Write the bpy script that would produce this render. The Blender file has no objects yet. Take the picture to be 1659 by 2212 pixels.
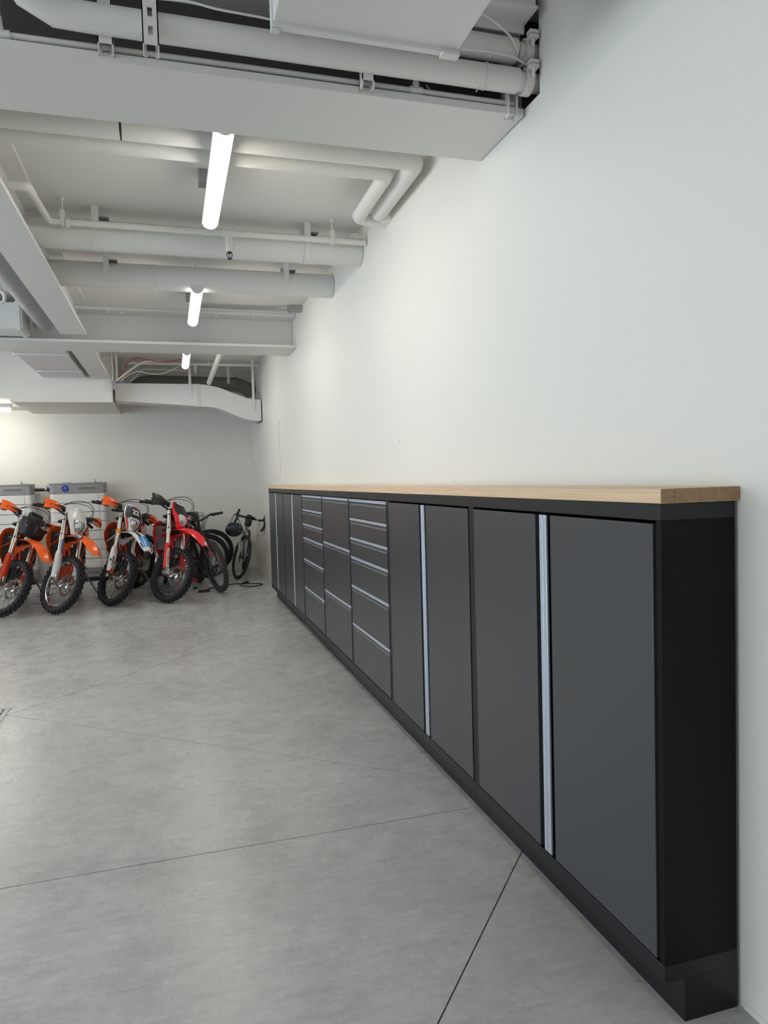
import bpy, bmesh, math, random
from mathutils import Matrix, Vector
from math import sin, cos, pi, radians as rad

random.seed(7)
sc = bpy.context.scene
COL = sc.collection

# ------------------------------------------------------------------ camera
CW, CH, FPX = 1659, 2212, 1537.03
def cam_axes(yaw, pitch, roll):
    fw = Vector((sin(yaw)*cos(pitch), cos(yaw)*cos(pitch), sin(pitch)))
    rt = Vector((cos(yaw), -sin(yaw), 0)); up = rt.cross(fw)
    return cos(roll)*rt + sin(roll)*up, -sin(roll)*rt + cos(roll)*up, fw
cr, cu, cf = cam_axes(0.290106596, -0.0469335951, -0.0282336743)
cd = bpy.data.cameras.new('camera'); cam = bpy.data.objects.new('camera', cd); COL.objects.link(cam)
cam.matrix_world = Matrix(((cr.x, cu.x, -cf.x, 0), (cr.y, cu.y, -cf.y, 0), (cr.z, cu.z, -cf.z, 1.48), (0, 0, 0, 1)))
cd.sensor_fit = 'HORIZONTAL'; cd.sensor_width = 36.0; cd.lens = 36.0*FPX/CW
cd.clip_start = 0.05; cd.clip_end = 200
sc.camera = cam

# ------------------------------------------------------------------ world, light, exposure
w = bpy.data.worlds.new('world'); sc.world = w; w.use_nodes = True
w.node_tree.nodes['Background'].inputs[0].default_value = (0.75, 0.87, 1.0, 1)
w.node_tree.nodes['Background'].inputs[1].default_value = 1.0
sc.view_settings.view_transform = 'Standard'; sc.view_settings.look = 'None'
sc.view_settings.gamma = 1.0; sc.view_settings.use_curve_mapping = False
sc.view_settings.exposure = 0.0
sc.cycles.use_denoising = True
sc.cycles.max_bounces = 10; sc.cycles.diffuse_bounces = 6; sc.cycles.sample_clamp_indirect = 6
def area(name, loc, direc, sx, sy, power, color):
    l = bpy.data.lights.new(name, 'AREA'); l.shape = 'RECTANGLE'; l.size = sx; l.size_y = sy
    l.energy = power; l.color = color
    o = bpy.data.objects.new(name, l); COL.objects.link(o); o.location = loc
    o.rotation_euler = Vector(direc).to_track_quat('-Z', 'Y').to_euler()
    return o
# daylight coming in through the wide open garage door in the left wall
area('daylight_left_door', (-8.25, 3.0, 1.5), (1, 0, 0), 10.4, 2.7, 330, (0.73, 0.86, 1.0))
LAMP_EMIT = 33.0

# ------------------------------------------------------------------ materials
def mat(name, color, rough=0.5, metal=0.0, spec=0.5, emit=None, estr=0, bump=0, bscale=200, var=0, vscale=3, coat=0):
    m = bpy.data.materials.new(name); m.use_nodes = True
    nt = m.node_tree; b = nt.nodes['Principled BSDF']
    c = (color[0], color[1], color[2], 1)
    b.inputs['Base Color'].default_value = c
    b.inputs['Roughness'].default_value = rough; b.inputs['Metallic'].default_value = metal
    b.inputs['Specular IOR Level'].default_value = spec
    b.inputs['Coat Weight'].default_value = coat; b.inputs['Coat Roughness'].default_value = 0.08
    if emit:
        b.inputs['Emission Color'].default_value = (*emit, 1); b.inputs['Emission Strength'].default_value = estr
    if bump or var:
        tc = nt.nodes.new('ShaderNodeTexCoord')
    if var:
        n = nt.nodes.new('ShaderNodeTexNoise'); n.inputs['Scale'].default_value = vscale; n.inputs['Detail'].default_value = 6
        nt.links.new(tc.outputs['Object'], n.inputs['Vector'])
        r = nt.nodes.new('ShaderNodeValToRGB')
        r.color_ramp.elements[0].position = 0.3; r.color_ramp.elements[1].position = 0.7
        r.color_ramp.elements[0].color = tuple(x*(1-var) for x in color)+(1,)
        r.color_ramp.elements[1].color = tuple(min(1, x*(1+var)) for x in color)+(1,)
        nt.links.new(n.outputs['Fac'], r.inputs['Fac']); nt.links.new(r.outputs['Color'], b.inputs['Base Color'])
    if bump:
        n2 = nt.nodes.new('ShaderNodeTexNoise'); n2.inputs['Scale'].default_value = bscale; n2.inputs['Detail'].default_value = 3
        nt.links.new(tc.outputs['Object'], n2.inputs['Vector'])
        bp = nt.nodes.new('ShaderNodeBump'); bp.inputs['Strength'].default_value = bump; bp.inputs['Distance'].default_value = 0.002
        nt.links.new(n2.outputs['Fac'], bp.inputs['Height']); nt.links.new(bp.outputs['Normal'], b.inputs['Normal'])
    return m

def floor_mat():
    m = bpy.data.materials.new('polished_concrete'); m.use_nodes = True
    nt = m.node_tree; N = nt.nodes.new; L = nt.links.new; b = nt.nodes['Principled BSDF']
    tc = N('ShaderNodeTexCoord')
    def noise(sc_, det, rough=0.55, dist=0.0, mscale=None, rot=0):
        n = N('ShaderNodeTexNoise'); n.inputs['Scale'].default_value = sc_; n.inputs['Detail'].default_value = det
        n.inputs['Roughness'].default_value = rough; n.inputs['Distortion'].default_value = dist
        if mscale:
            mp = N('ShaderNodeMapping'); mp.inputs['Scale'].default_value = mscale; mp.inputs['Rotation'].default_value = (0, 0, rot)
            L(tc.outputs['Object'], mp.inputs['Vector']); L(mp.outputs['Vector'], n.inputs['Vector'])
        else:
            L(tc.outputs['Object'], n.inputs['Vector'])
        return n
    def ramp(src, p0, c0, p1, c1):
        r = N('ShaderNodeValToRGB'); e = r.color_ramp.elements
        e[0].position = p0; e[1].position = p1; e[0].color = (*c0, 1); e[1].color = (*c1, 1)
        L(src, r.inputs['Fac']); return r
    def mix(kind, fac, a, bb):
        x = N('ShaderNodeMix'); x.data_type = 'RGBA'; x.blend_type = kind
        if isinstance(fac, float): x.inputs[0].default_value = fac
        else: L(fac, x.inputs[0])
        L(a, x.inputs[6]); L(bb, x.inputs[7]); return x
    n1 = noise(0.8, 8, 0.60, 0.3); n2 = noise(5.0, 12, 0.74, 0.1); n3 = noise(9.0, 10, 0.72, 0.5, (0.8, 5.0, 1), 0.35)
    n4 = noise(150, 3); n5 = noise(11.0, 12, 0.76, 0.3, (5.0, 0.9, 1), -0.5)
    r1 = ramp(n1.outputs['Fac'], 0.30, (0.41, 0.409, 0.398), 0.70, (0.55, 0.549, 0.536))
    r2 = ramp(n2.outputs['Fac'], 0.25, (0.87, 0.87, 0.868), 0.75, (1.10, 1.10, 1.10))
    r3 = ramp(n3.outputs['Fac'], 0.35, (0.90, 0.90, 0.90), 0.75, (1.20, 1.20, 1.20))
    r5 = ramp(n5.outputs['Fac'], 0.34, (1.06, 1.06, 1.06), 0.74, (0.92, 0.92, 0.917))
    r4 = ramp(n4.outputs['Fac'], 0.3, (0.95, 0.95, 0.95), 0.7, (1.05, 1.05, 1.05))
    x = mix('MULTIPLY', 1.0, r1.outputs['Color'], r2.outputs['Color'])
    x = mix('MULTIPLY', 1.0, x.outputs[2], r3.outputs['Color'])
    x = mix('MULTIPLY', 1.0, x.outputs[2], r5.outputs['Color'])
    x = mix('MULTIPLY', 1.0, x.outputs[2], r4.outputs['Color'])
    L(x.outputs[2], b.inputs['Base Color'])
    rr = N('ShaderNodeMapRange'); rr.inputs['From Min'].default_value = 0.3; rr.inputs['From Max'].default_value = 0.75
    rr.inputs['To Min'].default_value = 0.20; rr.inputs['To Max'].default_value = 0.38
    L(n2.outputs['Fac'], rr.inputs['Value']); L(rr.outputs['Result'], b.inputs['Roughness'])
    b.inputs['Specular IOR Level'].default_value = 0.42
    bp = N('ShaderNodeBump'); bp.inputs['Strength'].default_value = 0.10; bp.inputs['Distance'].default_value = 0.004
    L(n3.outputs['Fac'], bp.inputs['Height']); L(bp.outputs['Normal'], b.inputs['Normal'])
    return m

def wood_mat(name, c0, c1):
    m = bpy.data.materials.new(name); m.use_nodes = True
    nt = m.node_tree; N = nt.nodes.new; L = nt.links.new; b = nt.nodes['Principled BSDF']
    tc = N('ShaderNodeTexCoord'); mp = N('ShaderNodeMapping'); mp.inputs['Scale'].default_value = (16, 0.9, 60)
    L(tc.outputs['Object'], mp.inputs['Vector'])
    n = N('ShaderNodeTexNoise'); n.inputs['Scale'].default_value = 3.0; n.inputs['Detail'].default_value = 6; n.inputs['Distortion'].default_value = 0.6
    L(mp.outputs['Vector'], n.inputs['Vector'])
    r = N('ShaderNodeValToRGB'); e = r.color_ramp.elements
    e[0].position = 0.32; e[0].color = (*c0, 1); e[1].position = 0.66; e[1].color = (*c1, 1)
    L(n.outputs['Fac'], r.inputs['Fac']); L(r.outputs['Color'], b.inputs['Base Color'])
    b.inputs['Roughness'].default_value = 0.38
    return m

M = {}
M['floor'] = floor_mat()
M['joint'] = mat('floor_joint_filler', (0.055, 0.052, 0.05), 0.8)
M['wall'] = mat('white_wall_paint', (0.78, 0.77, 0.715), 0.55, bump=0.08, bscale=160)
M['ceil'] = mat('white_ceiling_paint', (0.76, 0.755, 0.73), 0.6, bump=0.05, bscale=60)
M['steel'] = mat('white_painted_steel', (0.73, 0.725, 0.705), 0.5)
M['duct'] = mat('painted_duct', (0.71, 0.71, 0.69), 0.45)
M['pipe'] = mat('painted_pipe', (0.73, 0.72, 0.685), 0.4)
M['lag'] = mat('lagged_pipe_paint', (0.76, 0.755, 0.72), 0.5, bump=0.35, bscale=110)
M['galv'] = mat('galvanised_steel', (0.42, 0.44, 0.46), 0.4, metal=0.8)
M['greyduct'] = mat('grey_duct_paint', (0.36, 0.365, 0.37), 0.45)
M['cable'] = mat('white_cable', (0.72, 0.71, 0.68), 0.45)
M['redcable'] = mat('red_cable', (0.42, 0.03, 0.03), 0.45)
M['door'] = mat('grey_powder_coat', (0.050, 0.052, 0.055), 0.34, spec=0.55)
M['frame'] = mat('black_powder_coat', (0.007, 0.008, 0.0095), 0.38, spec=0.4)
M['side'] = mat('matt_black_laminate', (0.005, 0.005, 0.006), 0.5, spec=0.15)
M['recess'] = mat('black_recess', (0.006, 0.006, 0.006), 0.6)
M['alu'] = mat('brushed_aluminium', (0.52, 0.57, 0.65), 0.38, metal=0.5)
M['recess_shade'] = mat('painted_recess_shade', (0.075, 0.073, 0.068), 0.6)  # dark colour standing in for shade in the ceiling recesses
M['darkduct'] = mat('dark_duct_grey', (0.17, 0.168, 0.16), 0.5)  # darker grey than the other ducts
M['edge'] = mat('grey_edge_highlight', (0.30, 0.295, 0.28), 0.45)
M['wood1'] = wood_mat('maple_stave_light', (0.66, 0.45, 0.275), (0.78, 0.575, 0.385))
M['wood2'] = wood_mat('maple_stave_mid', (0.62, 0.41, 0.24), (0.74, 0.53, 0.34))
M['wood3'] = wood_mat('maple_stave_dark', (0.30, 0.165, 0.08), (0.40, 0.235, 0.125))
M['lamp'] = mat('lamp_diffuser', (0.9, 0.9, 0.88), 0.4, emit=(1.0, 0.95, 0.855), estr=LAMP_EMIT)
M['lampoff'] = mat('lamp_body', (0.72, 0.72, 0.71), 0.4)
M['tyre'] = mat('black_rubber', (0.018, 0.018, 0.019), 0.72, bump=0.15, bscale=90)
M['tyredusty'] = mat('dusty_rubber', (0.085, 0.080, 0.074), 0.9, bump=0.2, bscale=90)
M['black'] = mat('black_plastic', (0.012, 0.012, 0.013), 0.42)
M['blackgloss'] = mat('gloss_black', (0.01, 0.01, 0.012), 0.2)
M['orange'] = mat('orange_plastic', (0.95, 0.13, 0.010), 0.28, coat=0.3)
M['darkorange'] = mat('deep_orange_plastic', (0.62, 0.05, 0.008), 0.32)
M['red'] = mat('red_plastic', (0.90, 0.012, 0.020), 0.26, coat=0.3)
M['white'] = mat('white_plastic', (0.80, 0.80, 0.78), 0.3, coat=0.3)
M['blue'] = mat('blue_decal', (0.02, 0.22, 0.62), 0.35)
M['yellow'] = mat('yellow_decal', (0.75, 0.55, 0.06), 0.4)
M['green'] = mat('dark_green_decal', (0.02, 0.09, 0.07), 0.4)
M['navy'] = mat('navy_shell', (0.010, 0.016, 0.028), 0.4)
M['chrome'] = mat('polished_metal', (0.72, 0.71, 0.69), 0.2, metal=1.0)
M['fork'] = mat('anodised_fork_tube', (0.60, 0.57, 0.52), 0.25, metal=1.0)
M['engine'] = mat('cast_alloy', (0.30, 0.29, 0.28), 0.42, metal=0.8)
M['brass'] = mat('bronze_cover', (0.25, 0.19, 0.11), 0.35, metal=0.9)
M['spoke'] = mat('dark_spoke_wire', (0.10, 0.10, 0.105), 0.35, metal=0.9)
M['steelraw'] = mat('spoke_steel', (0.45, 0.45, 0.46), 0.3, metal=1.0)
M['lens'] = mat('headlight_lens', (0.62, 0.64, 0.66), 0.12, metal=0.75)
M['amber'] = mat('amber_anodised', (0.85, 0.26, 0.01), 0.3, metal=0.6)
M['rad'] = mat('radiator_core', (0.20, 0.17, 0.16), 0.5, metal=0.5)
M['silverframe'] = mat('silver_bike_frame', (0.42, 0.42, 0.42), 0.3, metal=0.3)
M['seat'] = mat('dark_seat_cover', (0.02, 0.022, 0.03), 0.65)
M['batgrey'] = mat('battery_grey', (0.27, 0.27, 0.275), 0.4)
M['batwhite'] = mat('battery_module_white', (0.72, 0.71, 0.68), 0.4)
M['text'] = mat('dark_lettering', (0.03, 0.03, 0.035), 0.5)
M['screen'] = mat('round_display', (0.01, 0.015, 0.05), 0.1, emit=(0.02, 0.05, 0.35), estr=0.25)
M['screenlit'] = mat('display_digits', (0.05, 0.1, 0.5), 0.3, emit=(0.12, 0.2, 1.0), estr=0.9)

# ------------------------------------------------------------------ helpers
class MB:
    def __init__(s): s.v = []; s.f = []
    def add(s, vs, fs, T=None):
        o = len(s.v)
        s.v += [(T @ Vector(p)) if T else Vector(p) for p in vs]
        s.f += [tuple(o+i for i in f) for f in fs]
        return s
    def box(s, a, b, T=None):
        x0, y0, z0 = a; x1, y1, z1 = b
        vs = [(x0,y0,z0),(x1,y0,z0),(x1,y1,z0),(x0,y1,z0),(x0,y0,z1),(x1,y0,z1),(x1,y1,z1),(x0,y1,z1)]
        return s.add(vs, [(0,3,2,1),(4,5,6,7),(0,1,5,4),(1,2,6,5),(2,3,7,6),(3,0,4,7)], T)
    def loft(s, rings, caps=True, T=None):
        n = len(rings[0]); vs = [p for r in rings for p in r]; fs = []
        for i in range(len(rings)-1):
            for j in range(n):
                k = (j+1) % n
                fs.append((i*n+j, i*n+k, (i+1)*n+k, (i+1)*n+j))
        if caps:
            fs.append(tuple(range(n-1, -1, -1))); fs.append(tuple((len(rings)-1)*n+j for j in range(n)))
        return s.add(vs, fs, T)
    def cyl(s, p0, p1, r0, r1=None, n=12, T=None):
        return s.tube([p0, p1], [r0, r0 if r1 is None else r1], n, T=T)
    def tube(s, pts, r, n=8, T=None, caps=True):
        pts = [Vector(p) for p in pts]; m = len(pts)
        rs = r if isinstance(r, (list, tuple)) else [r]*m
        rings = []; up = None
        for i, p in enumerate(pts):
            t = (pts[min(i+1, m-1)] - pts[max(i-1, 0)]).normalized()
            if up is None:
                up = Vector((0, 0, 1)) if abs(t.z) < 0.9 else Vector((1, 0, 0))
            u = (up - t*up.dot(t)).normalized(); v = t.cross(u); up = u
            rings.append([p + (u*cos(2*pi*k/n) + v*sin(2*pi*k/n))*rs[i] for k in range(n)])
        return s.loft(rings, caps, T)
    def lathe(s, prof, n=24, T=None, closed=False):
        # profile of (radius, y) spun about the Y axis
        rings = []
        for k in range(n):
            a = 2*pi*k/n
            rings.append([(r*cos(a), y, r*sin(a)) for r, y in prof])
        m = len(prof); vs = [p for r in rings for p in r]; fs = []
        for k in range(n):
            q = (k+1) % n
            for j in range(m if closed else m-1):
                jj = (j+1) % m
                fs.append((k*m+j, q*m+j, q*m+jj, k*m+jj))
        return s.add(vs, fs, T)
    def prism(s, pts, d0, d1, axis='z', T=None):
        def P(a, b, d): return {'z': (a, b, d), 'y': (a, d, b), 'x': (d, a, b)}[axis]
        n = len(pts); vs = [P(a, b, d0) for a, b in pts] + [P(a, b, d1) for a, b in pts]
        fs = [tuple(range(n-1, -1, -1)), tuple(range(n, 2*n))] + [(i, (i+1) % n, n+(i+1) % n, n+i) for i in range(n)]
        return s.add(vs, fs, T)
    def sheet(s, grid, t, T=None):
        g = [[Vector(p) for p in row] for row in grid]; R, C = len(g), len(g[0])
        nrm = []
        for i in range(R):
            for j in range(C):
                du = g[min(i+1, R-1)][j] - g[max(i-1, 0)][j]; dv = g[i][min(j+1, C-1)] - g[i][max(j-1, 0)]
                c = du.cross(dv); nrm.append(c.normalized() if c.length > 1e-9 else Vector((0, 0, 1)))
        top = [g[i][j] for i in range(R) for j in range(C)]
        bot = [top[k] - nrm[k]*t for k in range(R*C)]
        n = R*C; fs = []
        for i in range(R-1):
            for j in range(C-1):
                a, b, c, d = i*C+j, i*C+j+1, (i+1)*C+j+1, (i+1)*C+j
                fs += [(a, d, c, b), (n+a, n+b, n+c, n+d)]
        ring = [j for j in range(C)] + [i*C+C-1 for i in range(1, R)] + [(R-1)*C+j for j in range(C-2, -1, -1)] + [i*C for i in range(R-2, 0, -1)]
        for k in range(len(ring)):
            a, b = ring[k], ring[(k+1) % len(ring)]
            fs.append((a, b, n+b, n+a))
        return s.add(top+bot, fs, T)
    def ball(s, c, r, n=10, T=None, sc_=(1, 1, 1)):
        rings = []
        for i in range(1, n):
            a = pi*i/n
            rings.append([(c[0]+r*sc_[0]*sin(a)*cos(2*pi*k/(n*2)), c[1]+r*sc_[1]*sin(a)*sin(2*pi*k/(n*2)), c[2]+r*sc_[2]*cos(a)) for k in range(n*2)])
        return s.loft(rings, True, T)
    def build(s, name, m, parent=None, T=None, bevel=0, seg=2, ang=35):
        me = bpy.data.meshes.new(name)
        vs = [(T @ p) if T else p for p in s.v]
        me.from_pydata([tuple(p) for p in vs], [], s.f)
        bm = bmesh.new(); bm.from_mesh(me); bmesh.ops.recalc_face_normals(bm, faces=bm.faces); bm.to_mesh(me); bm.free()
        me.materials.append(m)
        me.polygons.foreach_set('use_smooth', [True]*len(me.polygons)); me.set_sharp_from_angle(angle=rad(ang))
        o = bpy.data.objects.new(name, me); COL.objects.link(o)
        if parent: o.parent = parent
        if bevel:
            b = o.modifiers.new('bevel', 'BEVEL'); b.width = bevel; b.segments = seg; b.limit_method = 'ANGLE'; b.angle_limit = rad(40)
        return o

def tag(o, label=None, cat=None, group=None, kind=None):
    for k, v in (('label', label), ('category', cat), ('group', group), ('kind', kind)):
        if v: o[k] = v
    return o
def thing(name, label, cat, loc=(0, 0, 0), group=None):
    o = bpy.data.objects.new(name, None); COL.objects.link(o); o.location = loc; o.empty_display_size = 0.1
    return tag(o, label, cat, group)
def struct(o): o['kind'] = 'structure'; return o
def curve_pts(pts, sub=8):
    P = [Vector(p) for p in pts]; out = []
    for i in range(len(P)-1):
        p0, p1, p2, p3 = P[max(i-1, 0)], P[i], P[i+1], P[min(i+2, len(P)-1)]
        for k in range(sub):
            t = k/sub
            out.append(0.5*((2*p1) + (p2-p0)*t + (2*p0-5*p1+4*p2-p3)*t*t + (3*p1-p0-3*p2+p3)*t**3))
    out.append(P[-1]); return out
def text(name, body, size, m, parent, T, depth=0.001, sx=1.0, bold=0.0):
    cu_ = bpy.data.curves.new(name, 'FONT'); cu_.body = body; cu_.size = size; cu_.extrude = depth; cu_.offset = bold
    cu_.align_x = 'CENTER'; cu_.align_y = 'CENTER'
    t = bpy.data.objects.new(name+'_tmp', cu_); COL.objects.link(t)
    bpy.context.view_layer.update()
    me = bpy.data.meshes.new_from_object(t.evaluated_get(bpy.context.evaluated_depsgraph_get()))
    bpy.data.objects.remove(t); bpy.data.curves.remove(cu_)
    me.transform(T @ Matrix.Diagonal((sx, 1, 1, 1))); me.materials.clear(); me.materials.append(m); me.name = name
    o = bpy.data.objects.new(name, me); COL.objects.link(o)
    if parent: o.parent = parent
    return o
def basis(o, x, y, z):
    x, y, z, o = Vector(x).normalized(), Vector(y).normalized(), Vector(z).normalized(), Vector(o)
    return Matrix(((x.x, y.x, z.x, o.x), (x.y, y.y, z.y, o.y), (x.z, y.z, z.z, o.z), (0, 0, 0, 1)))

# ------------------------------------------------------------------ room shell
CZ = 3.33
XL, YB, YF = -8.3, -4.8, 12.39
def xw(y): return 1.450 - 0.0070*(y-1.546)

# right wall with a ragged service opening for the pipes near the ceiling
hy0, hy1, hz0 = 2.545, 2.70, 2.965
b = MB()
def wall_quad(y0, z0, y1, z1):
    b.prism([(xw(y0), y0), (xw(y0)+0.2, y0), (xw(y1)+0.2, y1), (xw(y1), y1)], z0, z1)
wall_quad(YB, 0, YF+0.2, hz0); wall_quad(YB, hz0, hy0, CZ+0.15); wall_quad(hy1, hz0, YF+0.2, CZ+0.15)
wr = struct(b.build('wall_right', M['wall']))
b = MB(); z = hz0
pts = [(hy0-0.004, hz0)]
while z < CZ: 
    pts.append((hy0+random.uniform(-0.006, 0.008), z)); z += 0.03
pts += [(hy0+0.004, CZ), (hy0-0.006, CZ)]
b.prism([(p[0], p[1]) for p in pts], xw(2.6)+0.001, xw(2.6)+0.02, 'x')
b.build('opening_edge', M['wall'], wr)
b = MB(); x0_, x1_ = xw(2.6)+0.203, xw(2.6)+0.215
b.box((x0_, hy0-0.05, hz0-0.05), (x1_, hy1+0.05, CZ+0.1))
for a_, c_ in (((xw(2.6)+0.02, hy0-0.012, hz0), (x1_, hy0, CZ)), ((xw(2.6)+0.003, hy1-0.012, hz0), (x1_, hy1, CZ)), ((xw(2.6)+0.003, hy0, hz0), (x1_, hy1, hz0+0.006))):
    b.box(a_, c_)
b.build('opening_shade_lining', M['recess_shade'], wr)  # dark colour paints in the shade inside the opening
for nm, (y0, y1, z0, z1) in {'wall_panel': (9.33, 10.25, 1.30, 2.275), 'corner_panel': (11.86, 12.36, 1.835, 2.40)}.items():
    b = MB(); b.prism([(xw(y0)-0.018, y0), (xw(y0)+0.01, y0), (xw(y1)+0.01, y1), (xw(y1)-(0.002 if nm == 'wall_panel' else 0.012), y1)], z0, z1)
    b.build(nm, M['wall'], wr)
b = MB(); b.box((xw(1.5)-0.003, 0.6, 0), (xw(1.5)+0.01, 1.535, 0.02)); b.build('paint_drip', M['wall'], wr)
for y, z, q in ((4.55, 2.43, .005), (5.55, 2.36, .004), (5.3, 2.22, .005), (4.9, 2.16, .004), (4.4, 1.72, .006), (1.36, 1.50, .004), (1.35, 1.47, .004), (3.5, 1.452, .005)):
    MB().box((xw(y)-0.0012, y-q, z-q*0.7), (xw(y)+0.002, y+q, z+q*0.7)).build('wall_mark', M['greyduct'], wr)
# the other walls, the far ones in view and the ones behind the camera
struct(MB().box((XL-0.2, YF, 0), (1.7, YF+0.2, CZ+0.15)).build('wall_back', M['wall']))
b = MB()
b.box((XL-0.2, YB-0.2, 0), (1.7, YB, CZ+0.15))
struct(b.build('wall_front', M['wall']))
b = MB()
b.box((XL-0.2, YB, 0), (XL, -2.3, CZ+0.15)); b.box((XL-0.2, 8.3, 0), (XL, YF, CZ+0.15)); b.box((XL-0.2, -2.3, 2.95), (XL, 8.3, CZ+0.15))
struct(b.build('wall_left', M['wall']))
struct(MB().box((XL-0.2, YB-0.2, CZ), (1.7, YF+0.2, CZ+0.15)).build('ceiling', M['ceil']))

# floor: slabs with open saw joints over a darker bed
fl = struct(MB().box((XL-0.2, YB-0.2, -0.2), (1.7, YF+0.2, -0.007)).build('floor', M['joint']))
def inset(poly, d):
    n = len(poly); out = []
    ar = sum(poly[i][0]*poly[(i+1) % n][1]-poly[(i+1) % n][0]*poly[i][1] for i in range(n))
    sg = 1 if ar > 0 else -1
    for i in range(n):
        p0, p1, p2 = Vector(poly[i-1]), Vector(poly[i]), Vector(poly[(i+1) % n])
        e0, e1 = (p1-p0).normalized(), (p2-p1).normalized()
        n0, n1 = Vector((-e0.y, e0.x))*sg, Vector((-e1.y, e1.x))*sg
        k = n0+n1; k = k*(d/max(0.3, 0.5*k.length_squared+1e-9))*1.0 if k.length > 1e-6 else n0*d
        out.append(tuple(p1+k))
    return out
XR = 1.55
def lin(p, q, x=None, y=None):
    if x is not None: t = (x-p[0])/(q[0]-p[0])
    else: t = (y-p[1])/(q[1]-p[1])
    return (p[0]+t*(q[0]-p[0]), p[1]+t*(q[1]-p[1]))
ja, jb = (0.634, 1.753), (1.263, 2.472)
slabs = [
 [(XL, YB), lin(ja, jb, y=YB), lin(ja, jb, y=2.885), (XL, 2.885)],
 [lin(ja, jb, y=YB), (XR, YB), (XR, 2.885), lin(ja, jb, y=2.885)],
 [(-1.09, 5.13), lin((-1.087, 4.975), (1.264, 3.176), x=XR), lin((-1.104, 5.306), (1.209, 7.534), x=XR)],
 [(XL, 2.885), (XR, 2.885), lin((-1.087, 4.975), (1.264, 3.176), x=XR), (-1.09, 5.13), (-1.40, 5.13), (-4.0, 2.9), (XL, 2.9)],
 [(-1.40, 5.13), (-1.09, 5.13), lin((-1.104, 5.306), (1.209, 7.534), x=XR), (XR, YF), (XL, YF), (XL, 2.9), (-4.0, 2.9)],
]
for s_ in slabs:
    b = MB(); b.prism(inset(s_, 0.0024), -0.007, 0.0)
    b.build('slab', M['floor'], fl)

# bulkhead at the far wall (boxed-in duct)
b = MB(); b.box((-2.02, 10.69, 2.654), (-0.735, YF, CZ)); b.box((XL, 10.69, 2.71), (-2.02, YF, CZ))
struct(b.build('trim_1', M['wall']))

# ------------------------------------------------------------------ cabinets
XF = 1.203
def yb(y): return xw(y)-0.004
def carcass(o, y0, y1):
    b = MB(); xb = yb(y1)
    b.box((XF, y0+.0008, 1.351), (xb, y1-.0008, 1.395)); b.build('top_rail', M['frame'], o, bevel=0.0015)
    MB().box((XF, y0+.0008, 0.119), (xb, y1-.0008, 0.165)).build('bottom_rail', M['frame'], o, bevel=0.0015)
    MB().box((XF+0.0015, y0+.001, 0.165), (xb, y0+0.022, 1.351)).build('side_panel', M['side' if y0 < 2 else 'frame'], o, bevel=0.001)
    MB().box((XF+0.0015, y1-0.022, 0.165), (xb, y1-.001, 1.351)).build('side_panel', M['frame'], o, bevel=0.001)
    MB().box((xb-0.01, y0+.022, 0.165), (xb, y1-.022, 1.351)).build('back_panel', M['side'], o)
    b = MB(); b.box((1.265, y0+.001, 0.0), (xb, y1-.001, 0.119)); b.build('toe_kick', M['frame'], o)
def door_pair(o, y0, y1, ym):
    for side in (0, 1):
        a, c = (y0, ym-0.001) if side == 0 else (ym+0.001, y1)
        b = MB()
        pa, pc = (a, c-0.050) if side == 0 else (c-(c-a)+0.050, c)
        b.box((XF-0.002, pa, 0.171), (XF+0.018, pc, 1.342))
        d = b.build('door', M['door'], o, bevel=0.0015)
        h0, h1 = (c-0.022, c) if side == 0 else (a, a+0.022)
        hb = MB(); hb.box((XF-0.002, h0, 0.171), (XF+0.007, h1, 1.342))
        hb.build('handle', M['alu'], d, bevel=0.002)
        q0, q1 = (pc, h0) if side == 0 else (h1, pa)
        rb = MB(); rb.box((XF+0.012, q0-.0005, 0.171), (XF+0.018, q1+.0005, 1.342)); rb.build('finger_channel', M['recess'], d)
def drawer(o, y0, y1, z0, z1):
    b = MB(); zt = z1-0.0305
    # front panel with a chamfered top edge
    b.prism([(XF-0.002, z0), (XF+0.018, z0), (XF+0.018, zt+0.014), (XF+0.012, zt+0.014), (XF-0.002, zt)], y0, y1, 'y')
    d = b.build('drawer', M['door'], o, bevel=0.001)
    h = MB(); h.box((XF-0.004, y0, z1-0.018), (XF+0.004, y1, z1-0.0005)); h.box((XF+0.004, y0, z1-0.004), (XF+0.03, y1, z1-0.0005))
    h.box((XF+0.008, y0, z1-0.026), (XF+0.014, y1-0.03, z1-0.006))
    h.build('handle', M['alu'], d, bevel=0.0008)
    e = MB(); e.prism([(XF-0.003, zt-0.0085), (XF+0.004, zt-0.0085), (XF+0.006, zt+0.003), (XF+0.001, zt+0.001)], y0, y1-0.004, 'y'); e.build('edge_highlight', M['edge'], d)  # lighter strip paints the highlight along the panel's top edge
    r = MB(); r.box((XF+0.016, y0, zt+0.01), (XF+0.03, y1, z1-0.004)); r.box((XF-0.001, y1-0.028, zt+0.012), (XF+0.016, y1, z1-0.017)); r.build('finger_recess', M['recess'], d)
units = [
 ('D', 1.546, 2.757, 'two-door black cabinet with grey doors at the near end of the bench'),
 ('D', 2.757, 3.960, 'two-door grey cabinet between the near end cabinet and the drawers'),
 ('6', 3.960, 4.892, 'six-drawer grey cabinet nearest the camera, next to the two-door units'),
 ('3', 4.892, 5.832, 'three-drawer grey cabinet between the two six-drawer cabinets'),
 ('6', 5.832, 6.775, 'six-drawer grey cabinet beyond the three-drawer one'),
 ('D', 6.775, 7.975, 'two-door grey cabinet just beyond the farther six-drawer cabinet'),
 ('D', 7.975, 9.190, 'two-door grey cabinet at the far end of the bench by the bikes')]
Z6 = [1.345, 1.213, 1.077, 0.944, 0.741, 0.469, 0.171]; Z3 = [1.345, 0.977, 0.575, 0.171]
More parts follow.
